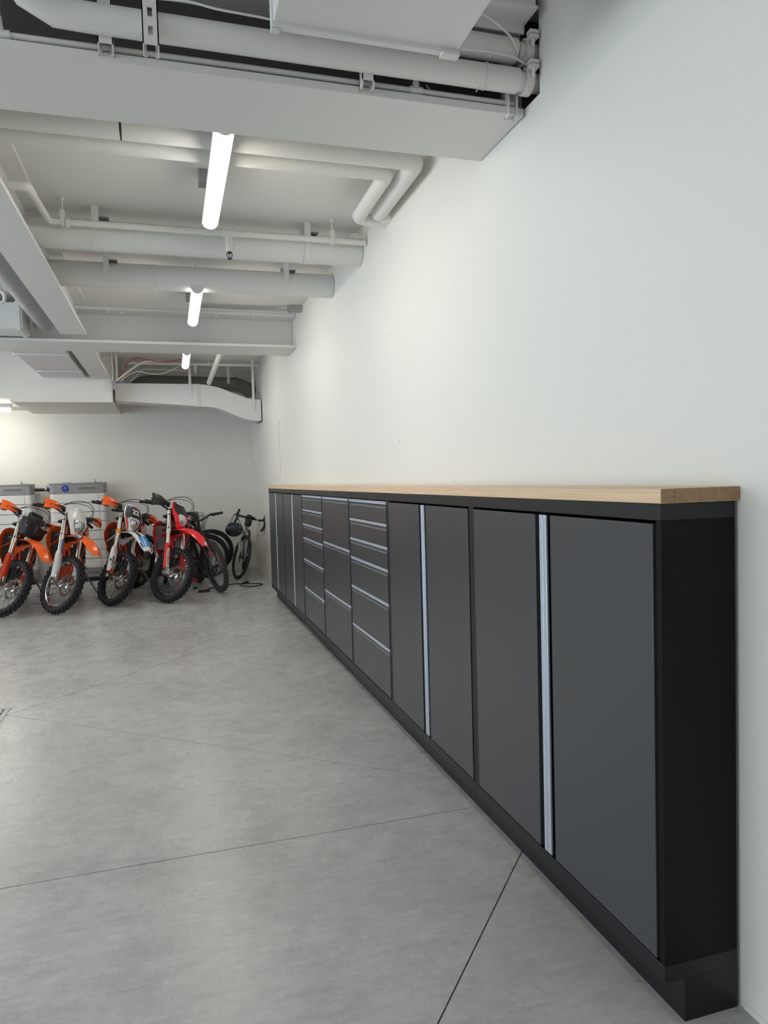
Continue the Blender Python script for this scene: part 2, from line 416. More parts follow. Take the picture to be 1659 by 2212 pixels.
for kind, y0, y1, lab in units:
    o = thing('drawer_cabinet' if kind in '63' else 'door_cabinet', lab, 'cabinet', (0, 0, 0), 'cabinets under the wooden worktop')
    carcass(o, y0, y1)
    if kind == 'D':
        door_pair(o, y0+0.031, y1-0.031, (y0+y1)/2 + 0.0015)
    else:
        zz = Z6 if kind == '6' else Z3
        for i in range(len(zz)-1): drawer(o, y0+0.024, y1-0.024, zz[i+1]+0.003, zz[i])
# screw hole in the near side rail
# worktop of glued staves
wt = thing('worktop', 'long maple worktop of glued staves on the row of grey cabinets', 'worktop')
xs = [0, 0.042, 0.122, 0.202, 1.0]
WY0, WY1 = 1.540, 9.50
for i in range(4):
    def X(f, y): return 1.200 if f == 0 else (xw(y)-0.002 if f == 1.0 else 1.200+f*(xw(y)-0.002-1.200)/0.2475)
    b = MB(); b.prism([(X(xs[i], WY0), WY0), (X(xs[i+1], WY0), WY0), (X(xs[i+1], WY1), WY1), (X(xs[i], WY1), WY1)], 1.3955, 1.4335)
    st_ = b.build('stave', [M['wood1'], M['wood2'], M['wood1'], M['wood2']][i], wt, bevel=0.0012, seg=1)
    st_.data.materials.append(M['wood3'])
    for p_ in st_.data.polygons:
        if abs(p_.normal.y) > 0.9: p_.material_index = 1      # end grain

# ------------------------------------------------------------------ steel beams
def ibeam_x(label, x0, x1, y0, y1, z, t=0.028, tw=0.02, wm='steel'):
    o = thing('steel_beam', label, 'beam', (x0, (y0+y1)/2, z), 'white steel ceiling beams')
    O = Matrix.Translation(-o.location)
    yc = (y0+y1)/2
    MB().box((x0, y0, z), (x1, y1, z+t)).build('bottom_flange', M['steel'], o, O, bevel=0.002)
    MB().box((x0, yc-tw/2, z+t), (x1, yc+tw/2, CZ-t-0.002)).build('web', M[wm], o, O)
    MB().box((x0, y0, CZ-t-0.002), (x1, y1, CZ-0.002)).build('top_flange', M['steel'], o, O)
    return o
ibeam_x('deep white steel beam across the ceiling nearest the camera', XL, xw(2.9)-0.004, 2.665, 3.092, 2.936, 0.030, wm='recess_shade')  # web coloured dark for the shade behind the pipes
farb = ibeam_x('white steel cross beam in front of the grey S-shaped duct', XL, xw(8.2)-0.004, 7.925, 8.46, 2.962, 0.028)
def ibeam_y(label, x0, x1, y0, y1, z, t=0.028, tw=0.02):
    o = thing('steel_beam', label, 'beam', ((x0+x1)/2, y0, z), 'white steel ceiling beams')
    O = Matrix.Translation(-o.location); xc = (x0+x1)/2
    MB().box((x0, y0, z), (x1, y1, z+t)).build('bottom_flange', M['steel'], o, O, bevel=0.002)
    MB().box((xc-tw/2, y0, z+t), (xc+tw/2, y1, CZ-t-0.002)).build('web', M['steel'], o, O)
    MB().box((x0, y0, CZ-t-0.002), (x1, y1, CZ-0.002)).build('top_flange', M['steel'], o, O)
    return o
ibeam_y('white steel beam running away along the left of the tube lights', -0.968, -0.732, 3.11, 7.60, 2.975)
ibeam_y('white steel beam beyond the cross beam, ending at the bulkhead', -0.985, -0.745, 8.48, 10.68, 2.975)

# ------------------------------------------------------------------ near ceiling services
def lab_pipe(name, label, cat, group=None): return thing(name, label, cat, (0, 0, 0), group)
# lower large pipe with an elbow at its left end
o = lab_pipe('service_pipe', 'thick cream pipe with an elbow at its left, above the near beam', 'pipe', 'thick pipes near the wall opening')
path = [(-0.46, 2.40, 3.30), (-0.455, 2.42, 3.22), (-0.43, 2.50, 3.13), (-0.38, 2.575, 3.065), (-0.30, 2.60, 3.036), (-0.2, 2.60, 3.034), (0.5, 2.60, 3.032), (1.372, 2.60, 3.031)]
MB().tube(path, 0.046, 20).build('pipe_run', M['pipe'], o)
def coupling(o, y, z):
    b = MB(); b.cyl((1.374, y, z), (1.50, y, z), 0.036, n=16); b.cyl((1.398, y, z), (1.428, y, z), 0.050, n=18)
    b.box((1.395, y-0.075, z+0.02), (1.431, y-0.045, z+0.033)); b.box((1.395, y-0.075, z+0.037), (1.431, y-0.045, z+0.05))
    b.cyl((1.413, y-0.062, z-0.01), (1.413, y-0.062, z+0.055), 0.007, n=8); b.build('coupling', M['pipe'], o)
coupling(o, 2.60, 3.031)
b = MB(); b.lathe([(0.0475, -0.004), (0.049, 0), (0.0475, 0.004)], 24, Matrix.Translation((1.232, 2.60, 3.0315)) @ Matrix.Rotation(pi/2, 4, 'Z'))
b.tube([(1.235, 2.552, 3.075), (1.235, 2.545, 3.10), (1.237, 2.54, 3.135)], 0.0022, 5); b.ball((1.25, 2.548, 3.092), 0.006, 5)
b.tube([(1.21, 2.585, 2.985), (1.185, 2.575, 2.955)], 0.0022, 5)
b.build('cable_tie', M['cable'], o)
o = lab_pipe('service_pipe', 'thick cream pipe ending at the wall opening, upper of the pair', 'pipe', 'thick pipes near the wall opening')
MB().tube([(0.55, 2.60, 3.145), (1.365, 2.60, 3.143)], 0.046, 20).build('pipe_run', M['pipe'], o); coupling(o, 2.60, 3.143)
# thin line with tees
o = lab_pipe('sprinkler_pipe', 'thin white pipe with a tee lying behind the near beam edge', 'pipe')
b = MB(); b.tube([(-0.47, 2.685, 2.988), (0.3, 2.685, 2.990), (1.40, 2.685, 2.988)], 0.0105, 12); b.build('pipe_run', M['pipe'], o)
b = MB(); b.cyl((0.955, 2.685, 2.989), (1.005, 2.685, 2.989), 0.0155, n=12); b.cyl((0.98, 2.685, 2.989), (0.98, 2.685, 3.02), 0.014, n=12); b.cyl((0.98, 2.685, 3.02), (0.98, 2.685, 3.33), 0.009, n=10)
b.build('tee', M['pipe'], o)
b = MB(); b.tube(curve_pts([(-0.45, 2.685, 2.989), (-0.475, 2.685, 2.989), (-0.485, 2.68, 3.01), (-0.487, 2.675, 3.04)], 5), 0.0155, 12)
b.cyl((-0.487, 2.675, 3.04), (-0.489, 2.70, 3.20), 0.0115, n=10); b.build('elbow', M['pipe'], o)
b = MB(); b.cyl((-0.49, 2.66, 3.13), (-0.49, 2.66, 3.33), 0.030, n=16); b.ball((-0.49, 2.66, 3.135), 0.030, 8); b.build('end_cap', M['pipe'], o)
# strut brackets
def strut(x, y, z0, w_, label, wallside=False, slot=True):
    o = thing('strut_bracket', label, 'bracket', (x, y, z0), 'strut brackets holding the near pipes')
    t = 0.004; z1 = CZ-z0
    if wallside:
        b = MB(); b.box((-w_/2, 0, 0), (-w_/2+t, 0.04, z1)); b.box((-w_/2, 0.036, 0), (w_/2, 0.04, z1)); b.box((w_/2-t, 0, 0), (w_/2, 0.04, z1))
        b.build('channel', M['steel'], o)
        b = MB(); b.box((-w_/2+0.006, -0.006, z1-0.16), (w_/2+0.012, 0, z1-0.07)); b.cyl((0.008, -0.018, z1-0.14), (0.008, 0, z1-0.14), 0.008, n=6); b.cyl((0.008, -0.018, z1-0.095), (0.008, 0, z1-0.095), 0.008, n=6)
        b.build('fixing_plate', M['steel'], o); return o
    zs = [(0.0, 0.006), (0.028, 0.066)]
    b = MB()
    # web facing the room with slots left open, flanges going back
    s0, s1 = -w_*0.15, w_*0.15
    b.box((-w_/2, -0.022, 0.022), (s0, -0.022+t, z1)); b.box((s1, -0.022, 0.022), (w_/2, -0.022+t, z1))
    prev = 0.022; k = 0.052
    while k < z1:
        b.box((s0, -0.022, prev), (s1, -0.022+t, k)); prev = k+0.030; k += 0.06
    b.box((-w_/2, -0.022, 0.0), (-w_/2+t, 0.018, z1)); b.box((w_/2-t, -0.022, 0.0), (w_/2, 0.018, z1))
    b.build('channel', M['steel'], o)
    b = MB(); b.box((-w_/2, 0.014, 0), (-w_/2+0.012, 0.018, z1)); b.box((w_/2-0.012, 0.014, 0), (w_/2, 0.018, z1)); b.build('channel_lip', M['steel'], o)
    return o
strut(-0.003, 2.555, 2.915, 0.052, 'slotted strut bracket in front of the thick pipe, longest one')
strut(-0.150, 2.645, 2.950, 0.05, 'short slotted strut bracket at the left of the long one')
strut(0.770, 2.645, 2.948, 0.048, 'short slotted strut bracket under the pipe, midway to the wall')
strut(1.383, 2.652, 2.925, 0.042, 'strut channel standing upright beside the wall opening', True)
# rectangular duct overhead
o = thing('rectangular_duct', 'flat white rectangular duct overhead at the top of the picture', 'duct', (0.67, 2.30, 2.91))
MB().box((-0.305, -2.6, 0), (0.315, -0.004, 0.30)).build('duct_body', M['duct'], o, bevel=0.003)
b = MB(); b.box((-0.312, -0.026, -0.012), (0.318, 0, 0.30)); b.box((0.255, -0.034, -0.022), (0.318, 0, -0.012)); b.box((-0.312, -0.02, -0.022), (-0.285, 0, -0.012)); b.build('end_flange', M['duct'], o, bevel=0.0015)
o = thing('support_angle', 'short grey steel angle at the top of the wall opening', 'bracket', (1.2, 2.47, 3.235))
b = MB(); b.box((-0.16, 0, 0), (0.20, 0.12, 0.008)); b.box((-0.16, 0.112, -0.03), (0.20, 0.12, 0.0)); b.build('angle_plate', M['steel'], o)
MB().box((-0.16, 0.02, 0.008), (0.20, 0.10, 0.093)).build('hanger_block', M['steel'], o)
# loose cables
def cable(name, label, pts, r, m, cat='cable', sub=8):
    o = MB().tube(curve_pts(pts, sub), r, 6).build(name, m); return tag(o, label, cat)
cable('data_cable', 'white cable sagging along the thick pipe under the overhead duct', [(-0.25, 2.54, 3.094), (-0.1, 2.53, 3.086), (0.0, 2.535, 3.088), (0.12, 2.53, 3.092), (0.22, 2.53, 3.082), (0.36, 2.53, 3.078), (0.52, 2.535, 3.074), (0.62, 2.53, 3.092), (0.75, 2.53, 3.066), (0.86, 2.53, 3.082), (0.98, 2.53, 3.103), (1.10, 2.535, 3.083), (1.22, 2.54, 3.090), (1.34, 2.55, 3.088), (1.46, 2.60, 3.075)], 0.0042, M['cable'])
cable('looped_cable', 'white cable looping out from behind the overhead duct', [(0.98, 2.50, 3.185), (1.08, 2.50, 3.21), (1.2, 2.51, 3.20), (1.31, 2.53, 3.155), (1.36, 2.56, 3.11)], 0.0042, M['cable'])
o = thing('valve_plug', 'small black plug on a thin lead behind the thick pipe', 'plug', (1.20, 2.78, 3.01))
b = MB(); b.cyl((0, 0, 0), (0.075, 0, -0.004), 0.013, n=10); b.cyl((0.02, 0, -0.002), (0.04, 0, -0.003), 0.017, n=10); b.box((0.03, -0.01, -0.03), (0.06, 0.0, -0.012)); b.build('plug_body', M['black'], o)
MB().tube(curve_pts([(0, 0, 0), (-0.06, 0, 0.005), (-0.11, 0, 0.03), (-0.14, 0, 0.06)]), 0.004, 6).build('lead', M['cable'], o)

# ------------------------------------------------------------------ middle bay: lagged pipes, round ducts, sprinkler
def elbow_run(p0, p1, p2, r, k=6):
    p0, p1, p2 = Vector(p0), Vector(p1), Vector(p2)
    a = (p0-p1).normalized()*r*1.25; c = (p2-p1).normalized()*r*1.25
    return [p0] + [(p1+a)*(1-t)**2 + p1*2*t*(1-t) + (p1+c)*t*t for t in [i/k for i in range(k+1)]] + [p2]
o = lab_pipe('lagged_pipe', 'white lagged pipe turning at the wall, nearer of the two', 'pipe', 'lagged pipes beyond the near beam')
b = MB(); b.tube(elbow_run((-0.835, 3.70, 3.195), (1.345, 3.70, 3.19), (1.352, 4.46, 3.185), 0.052), 0.052, 20); b.build('pipe_run', M['lag'], o)
b = MB(); b.tube(elbow_run((1.352, 4.30, 3.185), (1.352, 4.47, 3.185), (1.45, 4.47, 3.183), 0.045), 0.050, 20); b.lathe([(0.045, -0.03), (0.056, -0.03), (0.056, 0.03), (0.045, 0.03)], 20, Matrix.Translation((1.415, 4.47, 3.183)) @ Matrix.Rotation(pi/2, 4, 'Z')); b.build('wall_elbow', M['lag'], o)
b = MB(); b.lathe([(0.053, -0.005), (0.0545, 0), (0.053, 0.005)], 24, Matrix.Translation((-0.16, 3.70, 3.195)) @ Matrix.Rotation(pi/2, 4, 'Z')); b.build('seam_band', M['black'], o)
o = lab_pipe('lagged_pipe', 'white lagged pipe turning at the wall, farther of the two', 'pipe', 'lagged pipes beyond the near beam')
b = MB(); b.tube(elbow_run((-0.835, 3.875, 3.19), (1.232, 3.875, 3.185), (1.238, 4.53, 3.18), 0.042), 0.042, 20); b.build('pipe_run', M['lag'], o)
b = MB(); b.tube(elbow_run((1.238, 4.35, 3.18), (1.238, 4.56, 3.18), (1.44, 4.56, 3.165), 0.042), 0.040, 20); b.build('wall_elbow', M['lag'], o)

def round_duct(label, y, z, r, straps, seams):
    o = thing('round_duct', label, 'duct', (0, y, z), 'white round ducts across the ceiling')
    xe = xw(y)-0.003
    MB().tube([(-0.838, 0, 0), (xe, 0, 0)], r, 32).build('duct_body', M['duct'], o)
    for x in seams:
        b = MB(); T = Matrix.Translation((x, 0, 0)) @ Matrix.Rotation(pi/2, 4, 'Z')
        b.lathe([(r+0.0005, -0.006), (r+0.003, -0.004), (r+0.003, 0.004), (r+0.0005, 0.006)], 32, T); b.build('seam_ring', M['duct'], o)
    for x in straps:
        pts = []; w2 = 0.022
        prof = [(-r-0.0012, CZ-z-0.002)] + [(-(r+0.0012)*cos(a), -(r+0.0012)*sin(a)) for a in [pi*i/16 for i in range(17)]] + [(r+0.0012, CZ-z-0.002)]
        grid = [[(x-w2, p[0], p[1]), (x+w2, p[0], p[1])] for p in prof]
        b = MB(); b.sheet(grid, -0.0015); b.build('hanger_strap', M['duct'], o)
        b = MB(); b.box((x-0.005+w2, -r-0.003, r*0.95), (x+w2+0.06, -r*0.2, r*0.95+0.006)); b.build('strap_clip', M['galv'], o)
    return o
round_duct('white round duct behind the sprinkler pipe, nearer of two', 5.205, 3.165, 0.098, (-0.405, 1.013), (-0.155, 0.98))
round_duct('white round duct behind the other one, farther of two', 6.145, 3.165, 0.098, (-0.415, 1.008), (-0.06,))
# sprinkler line
o = lab_pipe('sprinkler_pipe', 'white sprinkler pipe with a dropped head in front of the round duct', 'pipe')
zs = 3.178
b = MB(); b.tube(elbow_run((-0.70, 4.47, 3.175), (-0.672, 5.02, 3.178), (1.42, 5.02, 3.181), 0.021), 0.021, 14)
b.build('pipe_run', M['pipe'], o)
b = MB(); b.tube(elbow_run((-0.837, 4.46, 3.172), (-0.70, 4.46, 3.172), (-0.695, 4.58, 3.175), 0.024), 0.026, 14); b.build('elbow', M['pipe'], o)
for x, y in ((-0.81, 4.46), (-0.56, 5.02)):
    b = MB(); b.lathe([(0.021, -0.012), (0.031, -0.012), (0.031, 0.012), (0.021, 0.012)], 16, Matrix.Translation((x, y, 3.176)) @ Matrix.Rotation(pi/2, 4, 'Z')); b.build('coupling_ring', M['pipe'], o)
b = MB(); b.cyl((0.40, 5.02, 3.18), (0.50, 5.02, 3.18), 0.027, n=14); b.cyl((0.45, 5.02, 3.165), (0.45, 5.02, 3.12), 0.024, n=14); b.cyl((0.45, 5.02, 3.12), (0.45, 5.02, 3.10), 0.028, n=12); b.cyl((0.45, 5.02, 3.10), (0.45, 5.02, 3.055), 0.023, n=12)
b.build('tee', M['pipe'], o)
b = MB(); b.cyl((0.45, 5.02, 3.055), (0.45, 5.02, 3.045), 0.013, n=10)
b.tube(curve_pts([(0.437, 5.02, 3.05), (0.433, 5.02, 3.03), (0.446, 5.02, 3.008)], 4), 0.003, 6); b.tube(curve_pts([(0.463, 5.02, 3.05), (0.467, 5.02, 3.03), (0.454, 5.02, 3.008)], 4), 0.003, 6)
b.cyl((0.45, 5.02, 3.045), (0.45, 5.02, 3.01), 0.003, n=6); b.cyl((0.45, 5.02, 3.010), (0.45, 5.02, 3.006), 0.016, n=12)
b.build('sprinkler_head', M['black'], o)
for x in (-0.592, 1.172):
    b = MB(); b.cyl((x, 5.02, 3.24), (x, 5.02, CZ-0.001), 0.005, n=8); b.cyl((x, 5.02, CZ-0.02), (x, 5.02, CZ-0.001), 0.016, n=10); b.box((x-0.014, 5.0, 3.195), (x+0.014, 5.04, 3.25)); b.box((x-0.012, 4.997, 3.153), (x+0.012, 5.043, 3.2))
    b.build('hanger', M['pipe'], o)
o = tag(MB().tube(curve_pts([(1.30, 5.0, 3.215), (1.34, 4.99, 3.23), (1.39, 5.0, 3.215), (1.42, 5.01, 3.222), (1.38, 4.99, 3.205), (1.33, 5.0, 3.212), (1.41, 4.995, 3.208), (1.36, 5.0, 3.225), (1.29, 4.99, 3.20)], 6), 0.003, 5).build('wire_coil', M['cable']), 'small tied bundle of white wire where the sprinkler pipe meets the wall', 'wire')

# tube lights
def tube_light(label, x, y0, y1, z, r=0.048):
    o = thing('tube_light', label, 'lamp', (x, y0, z), 'tube lights hung in a row')
    L_ = y1-y0
    a = [0.30+(pi-0.60)*i/20 for i in range(21)]; a_up = [-0.30+(pi+0.60)*i/20 for i in range(21)]
    prof = [(r*cos(t), -r*sin(t)) for t in a]
    rings = [[(p[0], yy, p[1]) for p in prof] for yy in (0.02, L_-0.02)]
    MB().loft(rings).build('diffuser', M['lamp'], o)
    b = MB(); b.loft([[(r*1.01*cos(t), yy, r*0.99*sin(t)) for t in a_up] for yy in (0.02, L_-0.02)]); b.box((-0.03, 0.1, r*0.6), (0.03, L_-0.1, r*0.6+0.02)); b.build('housing', M['lampoff'], o)
    for yy in (0.0, L_-0.02):
        b = MB(); b.loft([[(r*1.04*cos(2*pi*i/24), y_, r*1.04*sin(2*pi*i/24)) for i in range(24)] for y_ in (yy, yy+0.02)]); b.build('end_cap', M['lampoff'], o)
    for yy in (0.25, L_-0.25):
        MB().cyl((0, yy, r*0.6), (0, yy, CZ-z-0.001), 0.004, n=6).build('hanger_rod', M['galv'], o)
    return o
tube_light('bright white tube light nearest the camera, under the near beam', 0.297, 3.30, 4.56, 3.085)
tube_light('bright white tube light in front of the far cross beam', 0.275, 6.07, 7.36, 3.085)
tube_light('small bright tube light beyond the far cross beam', 0.255, 9.02, 10.10, 3.085, 0.045)
def jbox(label, x, y, s=(0.05, 0.05, 0.06)):
    o = thing('junction_box', label, 'electrical box', (x, y, CZ-0.001), 'grey metal junction boxes')
    MB().box((-s[0], -s[1], -s[2]), (s[0], s[1], 0)).build('box_body', M['galv'], o, bevel=0.003)
    b = MB(); b.lathe([(0.0, -0.003), (0.02, -0.003), (0.022, 0.0)], 16, Matrix.Translation((0, -s[1], -s[2]/2))); b.build('knockout', M['galv'], o)
    return o
jbox('grey junction box on the ceiling beside the nearest tube light', 0.262, 4.44, (0.030, 0.055, 0.07))
jbox('grey junction box on the ceiling beside the middle tube light', 0.245, 7.28, (0.03, 0.05, 0.06))
jb = jbox('grey junction box where the conduits meet the right wall', 1.335, 7.56, (0.07, 0.05, 0.06))
for i, dy in enumerate((0.0, 0.035)):
    p = [(0.30, 7.60+dy, CZ-0.03), (1.05, 7.60+dy, CZ-0.03), (1.14, 7.595+dy, CZ-0.035), (1.20, 7.575+dy*0.6, CZ-0.04), (1.27, 7.57+dy*0.6, CZ-0.04)]
    tag(MB().tube(curve_pts(p, 5), 0.0105, 8).build('conduit', M['galv']), ('nearer' if i == 0 else 'farther')+' of two grey conduits running to the wall junction box', 'conduit', 'grey conduits')
# bolts on the far beam
for x in (-0.86, -0.55, -0.42, 0.55, 0.95):
    MB().cyl((x, 7.99, CZ-0.052), (x, 7.99, CZ-0.03), 0.016, n=6).build('bolt', M['steel'], farb, Matrix.Translation(-farb.location))

# ------------------------------------------------------------------ left bay
o = thing('grey_round_duct', 'smooth grey round duct at the left behind the long beam', 'duct', (0, 0, 0))
MB().tube([(-1.105, 3.4, 3.12), (-1.125, 7.80, 3.12), ], 0.085, 28).build('duct_body', M['greyduct'], o)
b = MB(); b.tube(elbow_run((-1.125, 7.70, 3.12), (-1.125, 7.86, 3.12), (-1.22, 7.88, 3.12), 0.06), 0.088, 20); b.build('duct_elbow', M['greyduct'], o)
o = thing('box_duct', 'pale box duct across the bay at the far left', 'duct', (-2.6, 7.5, 3.0))
MB().box((-1.8, 0, -0.005), (1.32, 0.38, 0.24)).build('duct_body', M['duct'], o, bevel=0.004)
b = MB(); b.box((1.26, -0.012, -0.018), (1.30, 0.40, 0.25)); b.build('duct_flange', M['duct'], o)
o = lab_pipe('sprinkler_pipe', 'white pipe with a hanging head at the far left edge', 'pipe')
b = MB(); b.cyl((-1.27, 6.5, CZ-0.001), (-1.27, 6.5, 3.08), 0.012, n=10); b.build('drop_pipe', M['pipe'], o)
b = MB(); b.tube(curve_pts([(-1.262, 6.5, 3.10), (-1.235, 6.5, 3.06), (-1.24, 6.5, 3.01), (-1.275, 6.5, 2.995), (-1.30, 6.5, 3.02)], 5), 0.014, 8); b.ball((-1.262, 6.5, 3.10), 0.022, 6); b.build('sprinkler_head', M['pipe'], o)

# ------------------------------------------------------------------ far bay
o = thing('sheet_metal_duct', 'white sheet metal duct with raised seams at the left behind the cross beam', 'duct', (-1.33, 8.62, 2.991))
MB().box((-0.28, 0, 0), (0.27, 2.06, 0.26)).build('duct_body', M['duct'], o, bevel=0.004)
for y in (0.22, 1.47):
    b = MB(); b.box((-0.295, y, -0.016), (0.285, y+0.05, 0.26)); b.build('raised_seam', M['duct'], o, bevel=0.003)
# S shaped duct
o = thing('offset_duct', 'white rectangular duct with an S bend dropping to the right wall', 'duct', (0, 10.95, 0))
tp = [(-0.71, 2.955), (0.2, 2.955), (0.46, 2.953), (0.60, 2.938), (0.75, 2.905), (0.90, 2.85), (1.05, 2.79), (1.18, 2.75), (1.28, 2.734), (1.365, 2.732)]
bt = [(-0.71, 2.705), (0.2, 2.646), (0.46, 2.626), (0.60, 2.620), (0.75, 2.590), (0.90, 2.528), (1.05, 2.465), (1.18, 2.425), (1.28, 2.412), (1.365, 2.410)]
T_ = curve_pts([(x, 0, z) for x, z in tp], 4); B_ = curve_pts([(x, 0, z) for x, z in bt], 4)
b = MB(); b.loft([[(t.x, 0, t.z), (q.x, 0, q.z), (q.x, 0.42, q.z), (t.x, 0.42, t.z)] for t, q in zip(T_, B_)]); b.build('duct_body', M['duct'], o, ang=25)
for x, z0, z1 in ((-0.30, 2.68, 2.955), (0.43, 2.627, 2.954), (0.46, 2.625, 2.954)):
    b = MB(); b.box((x-0.008, -0.008, z0-0.006), (x+0.008, 0.425, z1+0.004)); b.build('duct_seam', M['duct'], o)
for x, z0, z1 in ((0.335, 2.78, CZ-0.002), (1.255, 2.56, CZ-0.002)):
    b = MB(); b.box((x-0.018, -0.012, z0), (x+0.018, -0.002, z1)); b.build('hanger_strap', M['duct'], o)
b = MB(); b.box((1.345, -0.004, 2.402), (1.362, 0.42, 2.414)); b.build('end_gasket', M['black'], o)
# dark round duct behind it
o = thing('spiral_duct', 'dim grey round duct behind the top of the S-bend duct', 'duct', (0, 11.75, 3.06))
b = MB(); b.tube(curve_pts([(-0.62, 0, -0.20), (-0.50, 0, -0.12), (-0.35, 0, 0.0), (-0.2, 0, 0.02)], 4)+[Vector((1.05, 0, 0.0))]+curve_pts([(1.12, 0, -0.01), (1.24, 0, -0.06), (1.34, 0, -0.16)], 4), 0.115, 20); b.build('duct_body', M['darkduct'], o)
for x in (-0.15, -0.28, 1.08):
    b = MB(); b.lathe([(0.116, -0.012), (0.122, 0), (0.116, 0.012)], 24, Matrix.Translation((x, 0, 0.01)) @ Matrix.Rotation(pi/2, 4, 'Z')); b.build('seam_ring', M['darkduct'], o)
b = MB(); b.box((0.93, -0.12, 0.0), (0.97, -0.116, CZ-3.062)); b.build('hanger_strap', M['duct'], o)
o = thing('flue_pipe', 'slanting white pipe dropping from the cross beam behind the S-bend duct', 'pipe', (0, 0, 0))
b = MB(); b.cyl((0.72, 9.75, 3.235), (0.605, 10.86, 2.965), 0.036, n=18); b.build('pipe_run', M['pipe'], o)
b = MB(); b.cyl((0.735, 9.60, 3.27), (0.712, 9.83, 3.215), 0.040, n=18); b.build('pipe_socket', M['pipe'], o)
o = lab_pipe('sprinkler_pipe', 'white sprinkler pipe near the ceiling behind the smallest tube light', 'pipe')
b = MB(); b.cyl((-0.55, 11.05, 3.262), (1.375, 11.05, 3.262), 0.022, n=12); b.build('pipe_run', M['pipe'], o)
b = MB(); b.cyl((0.425, 11.05, 3.25), (0.425, 11.05, 3.19), 0.024, n=12); b.cyl((0.425, 11.05, 3.19), (0.425, 11.05, 3.13), 0.018, n=10); b.build('tee', M['pipe'], o)
b = MB(); b.cyl((0.425, 11.05, 3.13), (0.425, 11.05, 3.09), 0.008, n=8); b.cyl((0.425, 11.05, 3.09), (0.425, 11.05, 3.085), 0.016, n=8); b.build('sprinkler_head', M['galv'], o)
b = MB(); b.cyl((0.62, 11.05, 3.28), (0.62, 11.05, CZ-0.001), 0.006, n=6); b.box((0.605, 11.02, 3.235), (0.635, 11.08, 3.295)); b.build('hanger', M['pipe'], o)
# riser with junction box and wires
o = thing('cable_riser', 'grey junction box on upright conduits at the bulkhead corner', 'electrical box', (-0.70, 10.62, 2.82))
MB().box((-0.022, -0.03, 0), (0.03, 0.02, 0.13)).build('box_body', M['galv'], o, bevel=0.003)
for dx, r in ((-0.01, 0.011), (0.045, 0.014)):
    MB().cyl((dx, 0, 0.13), (dx, 0, CZ-2.822), r, n=8).build('riser', M['pipe'], o)
MB().cyl((0.10, 0.35, 0.10), (0.10, 0.35, CZ-2.822), 0.02, n=8).build('rear_riser', M['greyduct'], o)
cable('red_cable', 'red cable swagged from the bulkhead corner towards the smallest tube light', [(-0.67, 10.60, 2.95), (-0.58, 10.6, 3.05), (-0.52, 10.6, 3.17), (-0.43, 10.55, 3.24), (-0.30, 10.5, 3.235), (-0.10, 10.5, 3.205), (0.08, 10.5, 3.21), (0.22, 10.5, 3.235)], 0.006, M['redcable'])
cable('thick_white_cable', 'thick white cable bundle rising from the corner junction box', [(-0.67, 10.6, 2.94), (-0.56, 10.62, 3.03), (-0.45, 10.65, 3.12), (-0.34, 10.68, 3.20), (-0.22, 10.7, 3.235), (-0.05, 10.72, 3.245)], 0.015, M['cable'])
cable('thin_white_wire', 'thin white wire drooping in front of the dim grey duct', [(-0.62, 10.6, 2.93), (-0.50, 10.58, 3.02), (-0.36, 10.56, 3.07), (-0.22, 10.55, 3.04), (-0.08, 10.54, 3.035), (0.08, 10.53, 3.09), (0.22, 10.52, 3.17)], 0.0045, M['cable'])
cable('grey_wire', 'grey wire slanting up beside the white drooping wire', [(-0.49, 10.9, 2.98), (-0.40, 10.9, 3.06), (-0.33, 10.9, 3.14), (-0.26, 10.9, 3.155), (0.0, 10.9, 3.15), (0.2, 10.9, 3.145), (0.335, 10.93, 3.15)], 0.0035, M['cable'])
# batten lamp on the higher soffit at the left
o = thing('batten_light', 'lit white batten light under the bulkhead at the left edge', 'lamp', (-2.20, 11.5, 2.709))
MB().box((-1.2, -0.06, -0.055), (0.03, 0.06, 0)).build('housing', M['lampoff'], o, bevel=0.004)
MB().box((-1.19, -0.055, -0.105), (0.012, 0.055, -0.055)).build('diffuser', M['lamp'], o, bevel=0.01)

# ------------------------------------------------------------------ added fill lamps, unseen, brightening the room (same fittings as those in view)
FILL_LAMP_LABELS = ['added tube light left of the long beam, by the left bay', 'added tube light over the left bay, halfway to the bulkhead', 'added tube light by the left garage door, nearest the camera', 'added tube light in the far left corner of the room', 'added tube light over the open floor left of the camera', 'added tube light by the left wall, level with the camera', 'added tube light over the left end of the row of bikes', 'added tube light over the floor behind the camera, nearer the bench side', 'added tube light over the floor behind the camera, nearer the left wall']
for i, (x, y) in enumerate(((-2.4, 4.6), (-4.2, 8.0), (-4.9, 4.6), (-6.0, 9.0), (-3.2, 1.2), (-5.6, 1.2), (-2.35, 8.3), (-3.2, -1.6), (-5.6, -1.6))):
    tube_light(FILL_LAMP_LABELS[i], x, y, y+1.26, 3.085)

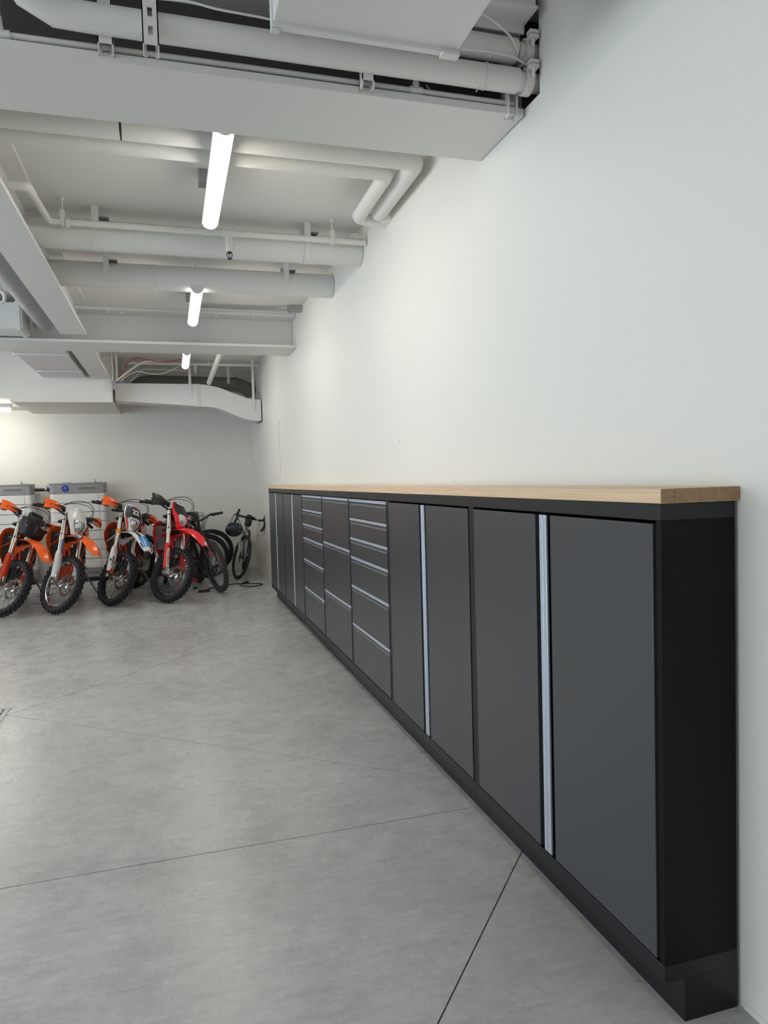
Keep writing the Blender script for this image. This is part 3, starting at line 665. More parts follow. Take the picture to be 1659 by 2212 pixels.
# ------------------------------------------------------------------ floor drain and mat
o = thing('floor_drain', 'square metal floor drain grate at the left edge of the floor', 'drain', (-1.25, 5.135, 0.0))
b = MB(); b.box((-0.155, -0.155, 0.0005), (0.155, -0.125, 0.004)); b.box((-0.155, 0.125, 0.0005), (0.155, 0.155, 0.004)); b.box((-0.155, -0.125, 0.0005), (-0.125, 0.125, 0.004)); b.box((0.125, -0.125, 0.0005), (0.155, 0.125, 0.004)); b.build('grate_frame', M['galv'], o)
MB().box((-0.125, -0.125, 0.0003), (0.125, 0.125, 0.001)).build('sump', M['recess'], o)
for k in range(6):
    x = -0.115+k*0.042
    MB().box((x, -0.125, 0.001), (x+0.018, 0.125, 0.0038)).build('grate_bar', M['galv'], o)
for k in range(3):
    y = -0.065+k*0.06
    MB().box((-0.125, y, 0.0011), (0.125, y+0.012, 0.0037)).build('cross_bar', M['galv'], o)
o = thing('floor_mat', 'flat dark grey mat on the floor under the white-masked motorbike', 'mat', (-1.42, 9.98, 0.0))
MB().box((-0.36, -0.07, 0.0), (0.26, 0.13, 0.004)).build('mat_base', M['greyduct'], o)
for k in range(6):
    MB().box((0.04+0.035*k, -0.05, 0.004), (0.056+0.035*k, 0.11, 0.006)).build('mat_rib', M['black'], o)

# ------------------------------------------------------------------ battery stacks
def battery(label, x0, x1, y, screen):
    o = thing('battery_stack', label, 'battery', ((x0+x1)/2, y, 0), 'home battery stacks at the far wall')
    w2 = (x1-x0)/2; dp = 0.32
    def rbox(wd, z0, z1, name, m, y0=0.0, rr=0.05):
        pts = [(-wd, dp), (-wd, y0+rr*0.6)]
        pts += [(-wd+rr*(1-cos(a)), y0+rr*0.6*(1-sin(a))) for a in [pi/2*i/4 for i in range(1, 5)]]
        pts += [(wd-rr*(1-cos(a)), y0+rr*0.6*(1-sin(a))) for a in [pi/2*i/4 for i in range(4, 0, -1)]]
        pts += [(wd, y0+rr*0.6), (wd, dp)]
        return MB().prism(pts, z0, z1).build(name, m, o, bevel=0.002, seg=1)
    rbox(w2-0.03, 0.0, 0.07, 'base', M['black'], 0.04)
    rbox(w2, 0.07, 0.212, 'base_cover', M['batgrey'])
    zz = [0.212+i*0.1465 for i in range(9)]
    for i in range(8):
        m = rbox(w2-0.002, zz[i]+0.003, zz[i+1]-0.003, 'battery_module', M['batwhite'])
        MB().box((-w2+0.06, -0.006, zz[i]+0.005), (w2-0.10, 0.03, zz[i+1]-0.006)).build('module_front', M['batwhite'], m, bevel=0.002, seg=1)
    top = rbox(w2, 1.384, 1.548, 'control_unit', M['batgrey'])
    MB().box((-w2+0.05, -0.004, 1.388), (w2-0.10, 0.02, 1.520)).build('control_panel', M['batgrey'], top, bevel=0.003)
    MB().box((-w2-0.004, -0.008, 1.527), (w2+0.004, dp, 1.548)).build('lid', M['batgrey'], top, bevel=0.004)
    F = lambda x, z, yy=-0.0055: basis((x, yy, z), (1, 0, 0), (0, 0, 1), (0, -1, 0))
    text('lettering', 'HOMEGRID', 0.044, M['text'], top, F(w2-0.255, 1.461), 0.001, 1.15)
    MB().box((w2-0.38, -0.0055, 1.4225), (w2-0.13, -0.0035, 1.425)).build('underline', M['text'], top)
    b_ = [x for x in o.children if x.name.startswith('base_cover')][0]
    text('model_lettering', 'LITHIUM', 0.05, M['text'], b_, F(0.16, 0.138, -0.001), 0.001, 1.0)
    MB().box((-0.12, -0.0015, 0.157), (0.02, 0.0, 0.160)).build('model_rule', M['text'], b_)
    if screen:
        b = MB(); b.lathe([(0.0, -0.012), (0.046, -0.012), (0.052, -0.004)], 28, Matrix.Translation((-w2+0.225, -0.002, 1.462))); b.build('display', M['screen'], top)
        b = MB()
        for dx, dz, a_, h_ in ((-0.024, 0.004, 0.018, 0.011), (0.002, 0.004, 0.02, 0.011), (-0.02, -0.014, 0.014, 0.006), (0.008, -0.028, 0.008, 0.006), (-0.008, 0.024, 0.018, 0.004)):
            b.box((-w2+0.225+dx, -0.0155, 1.462+dz), (-w2+0.225+dx+a_, -0.0145, 1.462+dz+h_))
        b.build('display_digits', M['screenlit'], top)
    b = MB(); b.cyl((w2-0.15, 0.10, 1.548), (w2-0.15, 0.10, 1.60), 0.004, n=6); b.cyl((w2-0.15, 0.10, 1.548), (w2-0.15, 0.10, 1.556), 0.008, n=8); b.build('antenna', M['text'], top)
    b = MB()
    for xx in (w2-0.165, w2-0.10) + ((-w2+0.17, -w2+0.24) if screen else ()):
        b.box((xx, 0.12, 1.548), (xx+0.045, 0.15, 1.557)); b.box((xx+0.006, 0.11, 1.556), (xx+0.012, 0.16, 1.562)); b.box((xx+0.03, 0.11, 1.556), (xx+0.036, 0.16, 1.562))
    b.build('lifting_bracket', M['galv'], top)
    return o
battery('white stacked battery with a round blue display and grey top', -1.785, -0.985, 11.95, True)
battery('white stacked battery cut off by the left edge, no display', -2.84, -2.04, 11.97, False)
o = thing('cable_conduit', 'black conduit on the wall joining the two battery stacks', 'conduit', (-1.9, 12.28, 1.455))
MB().cyl((-0.15, 0, 0), (0.13, 0, 0), 0.026, n=14).build('conduit_run', M['black'], o)
b = MB(); b.box((0.005, -0.03, -0.005), (0.03, 0.10, 0.06)); b.lathe([(0.012, -0.004), (0.022, 0), (0.012, 0.004)], 12, Matrix.Translation((0.018, -0.03, 0.075))); b.build('clip', M['white'], o)

# ------------------------------------------------------------------ wheels
def wheel(o, pname, c, R_, w_, rimr, m_rim, m_tyre, knobs, S=None, nsp=36, disc=0.13, discside=1, spoke=M['spoke'], hubm=M['chrome'], nipples=True, spr=0.0016, hubw=0.045):
    T = Matrix.Translation(c)
    if S is not None: T = S @ T
    body = R_ - (0.018 if knobs else 0.0); th = (body-rimr)
    prof = []
    for k in range(13):
        a = -0.15*pi + (1.3*pi)*k/12
        prof.append((rimr+th*0.45+th*0.55*sin(a) if True else 0, w_/2*cos(a)))
    prof = [(rimr-0.004, w_*0.33)] + prof + [(rimr-0.004, -w_*0.33)]
    b = MB(); b.lathe(prof, 48, T, closed=True)
    if knobs:
        n = knobs
        for k in range(n):
            for row in range(-2, 3):
                a = 2*pi*(k+(0.5 if row % 2 else 0))/n
                ph = row*0.42
                rr = rimr+th*0.45+(th*0.55)*cos(ph); yy = w_/2*sin(ph)*1.0
                K = T @ Matrix.Rotation(-a, 4, 'Y') @ Matrix.Translation((rr, yy, 0)) @ Matrix.Rotation(ph, 4, 'Z')
                l = 2*pi*R_/n*0.21; ww = w_*0.085
                b.box((-0.004, -ww, -l), (0.017, ww, l), K)
    tyre = b.build(pname+'_tyre', m_tyre, o)
    b = MB(); b.lathe([(rimr+0.008, w_*0.34), (rimr+0.006, w_*0.28), (rimr-0.012, w_*0.18), (rimr-0.014, -w_*0.18), (rimr+0.006, -w_*0.28), (rimr+0.008, -w_*0.34), (rimr-0.004, -w_*0.30), (rimr-0.004, w_*0.30)], 48, T, closed=True)
    rim = b.build(pname+'_rim', m_rim, o)
    b = MB(); n2 = MB(); hr = 0.042 if hubw > 0.03 else 0.02
    for k in range(nsp):
        a = 2*pi*k/nsp; s_ = 1 if k % 2 else -1; a2 = a + (0.55 if (k//2) % 2 else -0.55)
        p0 = Vector((hr*cos(a2), s_*hubw*0.9, hr*sin(a2))); p1 = Vector(((rimr-0.012)*cos(a), s_*0.006, (rimr-0.012)*sin(a)))
        b.tube([p0, p1], spr, 4, T=T, caps=False)
        if nipples: n2.tube([p1*0.93+p0*0.07, p1], spr*2.4, 5, T=T)
    b.build('spokes', spoke, rim)
    if nipples: n2.build('spoke_nipples', M['chrome'], rim)
    b = MB(); b.lathe([(0.0, -hubw*1.2), (hr*0.6, -hubw*1.2), (hr*1.15, -hubw), (hr*1.15, -hubw*0.8), (hr*0.6, -hubw*0.5), (hr*0.6, hubw*0.5), (hr*1.15, hubw*0.8), (hr*1.15, hubw), (hr*0.6, hubw*1.2), (0, hubw*1.2)], 20, T)
    b.build(pname+'_hub', hubm, o)
    if disc:
        y = discside*(hubw*1.15+0.004); b = MB(); n = 48
        out = [disc*(1.0+0.045*cos(10*2*pi*k/n)) for k in range(n)]; inn = [disc*0.72]*n
        for k in range(n):
            q = (k+1) % n; a, a2 = 2*pi*k/n, 2*pi*q/n
            P = [(out[k]*cos(a), y, out[k]*sin(a)), (out[q]*cos(a2), y, out[q]*sin(a2)), (inn[q]*cos(a2), y, inn[q]*sin(a2)), (inn[k]*cos(a), y, inn[k]*sin(a))]
            b.add(P+[(p[0], p[1]+0.004, p[2]) for p in P], [(0, 1, 2, 3), (7, 6, 5, 4), (0, 4, 5, 1), (2, 6, 7, 3)], T)
        for k in range(6):
            a = 2*pi*k/6; b.tube([(hr*cos(a-0.4), y+0.002, hr*sin(a-0.4)), (disc*0.74*cos(a), y+0.002, disc*0.74*sin(a))], 0.006, 5, T=T)
        b.build(pname+'_brake_disc', M['chrome'] if nipples else M['steelraw'], o)
    return tyre

def place(o, front, heading, lean, fc, fr, S, rc, rr, zoff=0.0, fw=0.0, rw=0.0, scale=1.0):
    """stand the machine on its two tyres: lean it, pitch it until both touch, put the front contact at `front`"""
    H = Matrix.Rotation(heading, 4, 'Z') @ Matrix.Scale(scale, 4); pitch = 0.0
    def low(Mx, c, r, S_, w_):
        best = None
        for k in range(144):
            a = 2*pi*k/144
            p = Mx @ (S_ @ Vector((c[0]+r*cos(a), c[1], c[2]+r*sin(a))))
            if best is None or p.z < best.z: best = p
        return best
    I = Matrix.Identity(4)
    for _ in range(12):
        R_ = H @ Matrix.Rotation(pitch, 4, 'Y') @ Matrix.Rotation(-lean, 4, 'X')
        f = low(R_, fc, fr, S, fw); r = low(R_, rc, rr, I, rw)
        pitch += (f.z-r.z)/((Vector(fc)-Vector(rc)).length)
    T = Matrix.Translation((front[0]-f.x, front[1]-f.y, -f.z+zoff))
    o.matrix_world = T @ R_
    return o.matrix_world

# ------------------------------------------------------------------ enduro motorbikes
def motorbike(label, front, yaw, lean, steer, c, zoff=0.006):
    """c: colours / fittings. Local frame: x forward, y left, z up, rear axle above the origin."""
    o = thing('motorbike', label, 'motorbike', (0, 0, 0), 'enduro motorbikes parked in a row')
    Rr, Rf = 0.335, 0.345; A = Vector((1.48, 0, Rf)); a = Vector((-0.446, 0, 0.895)); nf = Vector((0.895, 0, 0.446))
    def F(s, f=0.0, y=0.0): return A + a*s + nf*f + Vector((0, y, 0))
    P0 = F(0, -0.06)
    S = Matrix.Translation(P0) @ Matrix.Rotation(steer, 4, a) @ Matrix.Translation(-P0)
    body, body2 = M[c['body']], M[c.get('body2', c['body'])]
    # --- front end (steered)
    wheel(o, 'front', A, Rf, 0.092, 0.272, M[c['rim']], M['tyre'], 34, S, 36, 0.130, 1, spr=0.0018)
    for y in (-0.122, 0.122):
        b = MB(); b.cyl(F(0.02, 0.022, y), F(0.44, 0.022, y), 0.022, n=14, T=S); b.build('fork_slider', M['chrome'], o)
        b = MB(); b.cyl(F(0.34, 0.022, y), F(0.81, 0.022, y), 0.0275, n=16, T=S); b.cyl(F(0.34, 0.022, y), F(0.36, 0.022, y), 0.030, n=16, T=S)
        b.cyl(F(0.50, 0.022, y), F(0.555, 0.022, y), 0.033, n=16, T=S); b.cyl(F(0.79, 0.022, y), F(0.80, 0.022, y), 0.024, n=16, T=S)
        b.build('fork_tube', M[c.get('fork', 'fork')], o)
        if c.get('collar'):
            b = MB(); b.cyl(F(0.53, 0.022, y), F(0.575, 0.022, y), 0.0335, n=16, T=S); b.build('fork_collar', M[c['collar']], o)
        # fork guard: wraps the outer front of the slider
        grid = []
        for s_, hw, fo in ((0.045, 0.036, 0.034), (0.075, 0.043, 0.038), (0.14, 0.046, 0.045), (0.24, 0.046, 0.050), (0.30, 0.043, 0.050), (0.345, 0.034, 0.048), (0.375, 0.014, 0.044)):
            row = []
            for k in range(9):
                t = -1+2*k/8; sgn = 1 if y > 0 else -1
                row.append(F(s_, fo-0.020*t*t, y+sgn*0.010+hw*t))
            grid.append(row)
        b = MB(); b.sheet(grid, 0.003 if True else 0, S); g = b.build('fork_guard', M[c['guard']], o)
        if y < 0 and c.get('guardtext'):
            if c.get('patch'):
                pg = [[F(s_, 0.0525-0.020*(t*0.62)**2+0.0015, y-0.010+0.040*t*w_) for t in (-0.72, -0.3, 0.1, 0.5)] for s_, w_ in ((0.055, 1.0), (0.14, 1.0), (0.24, 0.9), (0.30, 0.5))]
                MB().sheet(pg, 0.0008, S).build('guard_patch', M[c['patch']], g)
            T = S @ basis(F(0.17, 0.0545, y-0.014), a, Vector((0, 1, 0)), nf)
            text('guard_lettering', c['guardtext'], 0.042, M[c.get('guardink', 'text')], g, T, 0.0008, 0.9, 0.0006)
        if c.get('guardart') and y < 0:
            b = MB(); T = S
            for s0, t0, s1, t1 in ((0.36, -0.6, 0.26, 0.5), (0.36, 0.5, 0.26, -0.5), (0.24, -0.1, 0.12, 0.75)):
                b.tube([F(s0, 0.052-0.02*t0*t0, y-0.01+0.045*t0), F((s0+s1)/2, 0.054, y-0.01+0.045*(t0+t1)/2), F(s1, 0.052-0.02*t1*t1, y-0.01+0.045*t1)], 0.003, 5, T=T)
            b.build('guard_stripe', M['red'], g)
            b = MB(); b.prism([(0.0, 0.0), (0.055, -0.006), (0.028, 0.045)], 0, 0.002, T=S @ basis(F(0.025, 0.044, y-0.012), a, Vector((0, 1, 0)), nf)); b.build('guard_logo', M['red'], g)
            b = MB(); b.prism([(0.0, 0.0), (0.05, 0.0), (0.02, 0.022)], 0, 0.002, T=S @ basis(F(0.155, 0.049, y-0.052), a, Vector((0, 1, 0)), nf)); b.build('guard_logo', M['green'], g)
        b = MB(); b.cyl(F(0, 0.0, y-0.022), F(0, 0.0, y+0.022), 0.028, n=14, T=S); b.box((-0.030, -0.028, -0.03), (0.03, 0.028, 0.05), S @ basis(F(0, 0.012, y), nf, (0, 1, 0), a)); b.build('axle_clamp', M['chrome'], o)
        if c.get('tubetext') and y < 0:
            text('fork_lettering', c['tubetext'], 0.05, M['blue'], o, S @ basis(F(0.435, 0.0505, y), a, (0, 1, 0), nf), 0.0006, 0.95, 0.001)
    b = MB(); b.cyl(F(0, 0, -0.15), F(0, 0, 0.15), 0.012, n=10, T=S); b.cyl(F(0, 0, -0.165), F(0, 0, -0.132), 0.022, n=6, T=S); b.build('front_axle', M['chrome'], o)
    b = MB(); b.box((-0.03, 0.062, -0.05), (0.04, 0.098, 0.06), S @ basis(F(0.07, -0.10, 0), nf, (0, 1, 0), a)); b.build('brake_caliper', M['engine'], o)
    for s_, nm in ((0.575, 'lower_clamp'), (0.755, 'upper_clamp')):
        b = MB(); b.box((-0.075, -0.148, -0.014), (0.045, 0.148, 0.014), S @ basis(F(s_, 0, 0), nf, (0, 1, 0), a)); b.build(nm, M[c.get('clamp', 'black')], o, bevel=0.008)
    MB().cyl(F(0.53, -0.06, 0), F(0.77, -0.06, 0), 0.024, n=12, T=S).build('steering_stem', M['black'], o)
    # mudguard: long, arched, drooping at the tip with a centre ridge
    grid = []
    for x, z, hw, dr in ((-0.32, 0.735, 0.105, 0.070), (-0.22, 0.815, 0.104, 0.050), (-0.10, 0.885, 0.092, 0.034), (0.02, 0.915, 0.090, 0.034), (0.14, 0.925, 0.098, 0.040), (0.26, 0.910, 0.100, 0.050), (0.37, 0.872, 0.092, 0.050), (0.44, 0.822, 0.074, 0.036), (0.475, 0.785, 0.048, 0.018)):
        row = []
        for k in range(9):
            t = -1+2*k/8
            row.append(Vector((A.x+x-0.10, hw*t, z+0.015-dr*abs(t)**2.2+0.010*max(0, 1-abs(t)*3.2))))
        grid.append(row)
    mg = MB().sheet(grid, 0.004, S).build('front_mudguard', M[c['mudguard']], o)
    if c.get('mudart'):
        for i0, i1, t0, t1, mm in ((5, 7, -0.80, -0.42, 'blue'), (5, 7, -0.30, 0.05, 'blue'), (5, 7, 0.18, 0.50, 'blue'), (6, 8, 0.60, 0.9, 'darkorange'), (3, 5, -0.65, -0.35, 'black'), (1, 4, 0.35, 0.7, 'red'), (6, 7, -0.95, -0.84, 'black'), (5, 7, 0.52, 0.58, 'black')):
            g2 = []
            for i in range(i0, i1+1):
                r_ = grid[i]
                def at(t):
                    f = (t+1)*4; j = min(7, int(f)); return r_[j].lerp(r_[j+1], f-j)
                g2.append([at(t0)+Vector((0, 0, 0.003)), at((t0+t1)/2)+Vector((0, 0, 0.003)), at(t1)+Vector((0, 0, 0.003))])
            MB().sheet(g2, 0.001, S).build('mudguard_decal', M[mm], mg)
        # white rim along the edges
        for t in (0, 8):
            MB().tube([r_[t]+Vector((0, 0, 0.001)) for r_ in grid], 0.005, 6, T=S).build('mudguard_edge', M['white'], mg)
    if c.get('mudtext'):
        T = S @ basis((A.x+0.03, -0.088, 0.917), (1, 0, -0.10), (0.06, 0.6, 0.8), (0.08, -0.8, 0.6))
        MB().box((-0.062, -0.024, -0.012), (0.062, 0.024, 0.0), T).build('mudguard_badge', M['text'], mg, bevel=0.003)
        text('mudguard_lettering', c['mudtext'], 0.042, M['white'], mg, T, 0.0012, 0.95, 0.001)
    if c.get('mudstripe'):
        MB().sheet([[r_[3]+Vector((0, 0, 0.004)), r_[4]+Vector((0, 0, 0.005)), r_[5]+Vector((0, 0, 0.004))] for r_ in grid[7:9]], 0.001, S).build('mudguard_decal', M['white'], mg)
    # headlight mask or soft bag
    if c['mask'] != 'bag':
        SM = S @ Matrix.Translation(nf*-0.025)
        prof = ((0.59, 0.050, 0.128), (0.625, 0.072, 0.150), (0.68, 0.104, 0.162), (0.74, 0.126, 0.158), (0.80, 0.134, 0.144), (0.86, 0.126, 0.126), (0.91, 0.104, 0.110), (0.94, 0.080, 0.100))
        def mp(s_, hw, fo, t): return F(s_+0.012*abs(t)**3*(s_ > 0.9), fo-0.046*max(0, abs(t)-0.12)**1.3, hw*t)
        grid = [[mp(s_, hw, fo, -1+2*k/10) for k in range(11)] for s_, hw, fo in prof]
        mk = MB().sheet(grid, -0.004, SM).build('headlight_mask', M[c['mask']], o)
        lp = ((0.612, 0.020, 0.152), (0.635, 0.044, 0.166), (0.67, 0.060, 0.174), (0.71, 0.070, 0.174), (0.745, 0.068, 0.168), (0.757, 0.058, 0.164))
        grid = [[F(s_, fo-0.018*t*t, hw*t) for t in (-1, -0.66, -0.33, 0, 0.33, 0.66, 1)] for s_, hw, fo in lp]
        MB().sheet(grid, -0.02, SM).build('headlight', M['lens'], mk)
        b = MB(); pts = [F(s_, fo-0.018+0.002, hw*1.02) for s_, hw, fo in lp]+[F(s_, fo-0.016, -hw*1.02) for s_, hw, fo in reversed(lp)]; pts.append(pts[0])
        b.tube(pts, 0.0035, 6, T=SM); b.build('lens_surround', M[c.get('lensrim', 'black')], mk)
        if c.get('plate'):
            g2 = [[F(s_, fo+0.004-0.046*max(0, abs(t*0.9)-0.12)**1.3, hw*t*0.9) for t in (-1, -0.6, -0.2, 0.2, 0.6, 1)] for s_, hw, fo in prof[3:7]]
            MB().sheet(g2, -0.001, SM).build('number_plate', M['black'], mk)
            T = SM @ basis(F(0.835, 0.1425, 0.004), (0, 1, 0), a-nf*0.28, nf+a*0.28)
            text('race_number', c['plate'], 0.095, M['white'], mk, T, 0.002, 1.0, 0.004)
            for s0, t0, t1, mm in ((6, -0.95, -0.35, 'blue'), (6, -0.30, 0.35, 'darkorange'), (6, 0.4, 0.95, 'blue')):
                s_, hw, fo = prof[s0]
                g3 = [[F(s_+ds, fo+0.006-ds*0.3-0.046*max(0, abs(t)-0.12)**1.3, hw*t) for t in (t0, (t0+t1)/2, t1)] for ds in (-0.012, 0.014)]
                MB().sheet(g3, -0.001, SM).build('plate_stripe', M[mm], mk)
            for sg in (-1, 1):
                g3 = [[F(s_, fo+0.004-0.046*max(0, abs(t)-0.12)**1.3, hw*t) for t in (sg*0.72, sg*0.84, sg*0.95)] for s_, hw, fo in prof[0:4]]
                MB().sheet(g3, -0.001, SM).build('side_stripe', M['darkorange' if sg < 0 else 'black'], mk)
        elif c.get('maskdecal'):
            g2 = [[F(s_, fo+0.004-0.046*max(0, abs(t*q)-0.12)**1.3, hw*t*q) for t in (-1, -0.5, 0, 0.5, 1)] for (s_, hw, fo), q in zip(prof[3:8], (0.55, 0.78, 0.85, 0.85, 0.8))]
            MB().sheet(g2, -0.001, SM).build('mask_decal', M['black'], mk)
            T = SM @ basis(F(0.915, 0.113, 0), (0, 1, 0), a-nf*0.35, nf+a*0.35)
            MB().box((-0.07, -0.012, -0.004), (0.07, 0.012, 0.003), T).build('mask_band', M['white'], mk)
        # screen bracket behind the mask
        b = MB(); b.box((-0.02, -0.06, -0.12), (0.03, 0.06, 0.12), SM @ basis(F(0.72, 0.07, 0), nf, (0, 1, 0), a)); b.build('instrument', M['black'], o)
    else:
        rings = []
        for s_, hw, d in ((0.60, 0.10, 0.07), (0.615, 0.125, 0.11), (0.72, 0.145, 0.125), (0.82, 0.140, 0.115), (0.855, 0.115, 0.10), (0.87, 0.08, 0.07)):
            rings.append([F(s_, 0.06, -hw), F(s_, 0.06+d*0.85, -hw), F(s_, 0.06+d, -hw*0.85), F(s_, 0.06+d*1.05, 0), F(s_, 0.06+d, hw*0.85), F(s_, 0.06+d*0.85, hw), F(s_, 0.06, hw)])
        bg = MB().loft(rings, True, S).build('handlebar_bag', M['black'], o, bevel=0.006)
        b = MB(); b.box((-0.02, -0.085, 0), (0.045, 0.085, 0.05), S @ basis(F(0.865, 0.09, 0), nf, (0, 1, 0), a)); b.build('bag_roll', M['black'], bg, bevel=0.015)
        b = MB(); b.box((0, -0.03, -0.03), (0.003, 0.03, 0.03), S @ basis(F(0.74, 0.185, 0.075), nf, (0, 0.7, 0.7), (0, -0.7, 0.7))); b.build('bag_patch', M['greyduct'], bg)
        for yy in (-0.02, 0.0):
            MB().tube([F(0.62, 0.172, yy), F(0.72, 0.191, yy), F(0.82, 0.180, yy)], 0.004, 6, T=S).build('bag_strap', M['blackgloss'], bg)
        b = MB()
        for s_, yy in ((0.83, -0.10), (0.70, -0.13), (0.83, 0.10), (0.78, -0.115)):
            b.ball(F(s_, 0.172, yy), 0.007, 4, T=S)
        b.build('bag_rivet', M['white'], bg)
        b = MB(); b.box((-0.03, -0.05, -0.03), (0.03, 0.05, 0.04), S @ basis(F(0.81, 0.06, -0.12), nf, (0, 1, 0), a)); b.build('clear_bracket', M['lens'], o, bevel=0.012)
        b = MB(); b.box((-0.02, -0.045, -0.016), (0.02, 0.045, 0.016), S @ basis(F(0.585, 0.09, 0.0), nf, (0, 1, 0), a)); b.build('light_tag', M['white'], o, bevel=0.004)
    # handlebar
    hb = [F(0.90, -0.195, -0.405), F(0.915, -0.125, -0.25), F(0.905, -0.075, -0.19), F(0.84, -0.02, -0.10), F(0.83, -0.015, 0), F(0.84, -0.02, 0.10), F(0.905, -0.075, 0.19), F(0.915, -0.125, 0.25), F(0.90, -0.195, 0.405)]
    MB().tube(curve_pts(hb, 5), 0.013, 10, T=S).build('handlebar', M['black'], o)
    b = MB(); b.box((-0.025, -0.05, -0.05), (0.025, 0.05, 0.05), S @ basis(F(0.79, -0.015, 0), nf, (0, 1, 0), a)); b.cyl(F(0.845, -0.01, -0.09), F(0.845, -0.01, 0.09), 0.024, n=12, T=S); b.build('bar_pad', M['black'], o, bevel=0.01)
    for sg in (-1, 1):
        g0, g1 = F(0.90, -0.195, sg*0.415), F(0.910, -0.140, sg*0.285)
        MB().cyl(g0, g1, 0.018, n=12, T=S).build('grip', M['black'], o)
        b = MB(); b.cyl(g1, g1.lerp(g0, -0.35), 0.024, n=10, T=S); b.build('switch_block', M['black'], o)
        b = MB(); b.tube(curve_pts([F(0.90, -0.09, sg*0.24), F(0.885, -0.04, sg*0.29), F(0.885, -0.06, sg*0.36), F(0.89, -0.10, sg*0.42)], 4), [0.009]+[0.007]*11+[0.006], 8, T=S); b.build('lever', M[c.get('lever', 'blackgloss')], o)
        # hand guard: black carrier arm plus the coloured shield
        arm = MB().tube(curve_pts([F(0.87, 0.02, sg*0.15), F(0.87, 0.06, sg*0.22), F(0.875, 0.055, sg*0.30), F(0.885, -0.01, sg*0.40)], 4), [0.022]*5+[0.02]*4+[0.014]*4, 8, T=S @ Matrix.Identity(4)).build('guard_arm', M['black'], o)
        big = c.get('bigguard', 1.0)
        gr = []
        for y_, f_, up, dn in ((0.195, 0.082, 0.008, 0.016), (0.235, 0.088, 0.026, 0.034), (0.28, 0.084, 0.042, 0.044), (0.33, 0.065, 0.056, 0.050), (0.375, 0.035, 0.066, 0.050), (0.398, 0.008, 0.070, 0.048)):
            gr.append([F(0.875+(up*big*t if t > 0 else dn*big*t), f_-0.018*abs(t)**2, sg*y_) for t in (-1, -0.6, -0.3, 0, 0.3, 0.6, 1)])
        hg = MB().sheet(gr, 0.004*sg, S).build('hand_guard', M[c['handguard']], o)
        gi = [[F(0.868+0.016*t*(1.25-1.6*(y_-0.175)/0.2), f_+0.0045, sg*y_) for t in (-1, -0.3, 0.3, 1)] for y_, f_ in ((0.175, 0.079), (0.215, 0.087), (0.27, 0.087), (0.325, 0.069), (0.36, 0.047))]
        MB().sheet(gi, 0.004*sg, S).build('guard_inlay', M[c.get('guardinlay', 'black')], hg)
        if c.get('guarddecal'):
            gd = [[F(0.905+0.012*t, f_+0.002, sg*y_) for t in (-1, 0, 1)] for y_, f_ in ((0.25, 0.078), (0.28, 0.074), (0.30, 0.068))]
            MB().sheet(gd, 0.002*sg, S).build('guard_decal', M[c['guarddecal']], hg)
        if c.get('barend'):
            MB().tube(curve_pts([F(0.88, 0.0, sg*0.41), F(0.885, -0.06, sg*0.445), F(0.895, -0.15, sg*0.445), F(0.90, -0.195, sg*0.42)], 4), 0.007, 6, T=S).build('guard_loop', M['chrome'], hg)
    # cables arching over the mask
    b = MB(); b.tube(curve_pts([F(0.90, -0.06, -0.20), F(0.98, 0.10, -0.10), F(1.00, 0.17, 0.04), F(0.93, 0.18, 0.13), F(0.78, 0.12, 0.15), F(0.62, 0.04, 0.13), F(0.4, 0.02, 0.15)], 6), 0.0045, 6, T=S)
    b.tube(curve_pts([F(0.90, -0.06, -0.22), F(0.96, 0.08, -0.10), F(0.97, 0.15, 0.06), F(0.90, 0.15, 0.14), F(0.80, 0.02, 0.12)], 6), 0.0035, 6, T=S); b.build('control_cable', M['black'], o)
    # --- body (not steered)
    def tubeset(name, m, sets, r):
        b = MB()
        for p in sets: b.tube(curve_pts(p, 4), r, 8)
        return b.build(name, m, o)
    fm = M[c.get('frame', 'black')]
    tubeset('frame_tubes', fm, [[(1.10, 0, 0.96), (1.02, 0.03, 0.62), (0.92, 0.06, 0.30), (0.70, 0.08, 0.235), (0.46, 0.09, 0.30), (0.40, 0.10, 0.52)], [(1.10, 0, 0.96), (1.02, -0.03, 0.62), (0.92, -0.06, 0.30), (0.70, -0.08, 0.235), (0.46, -0.09, 0.30), (0.40, -0.10, 0.52)],
        [(1.10, 0.02, 0.94), (0.80, 0.10, 0.86), (0.50, 0.10, 0.66), (0.40, 0.10, 0.45)], [(1.10, -0.02, 0.94), (0.80, -0.10, 0.86), (0.50, -0.10, 0.66), (0.40, -0.10, 0.45)], [(0.55, 0.09, 0.80), (0.20, 0.09, 0.86), (-0.1, 0.06, 0.90)], [(0.55, -0.09, 0.80), (0.20, -0.09, 0.86), (-0.1, -0.06, 0.90)]], 0.019)
    MB().cyl((1.145, 0, 0.86), (1.055, 0, 1.04), 0.034, n=14).build('head_tube', fm, o)
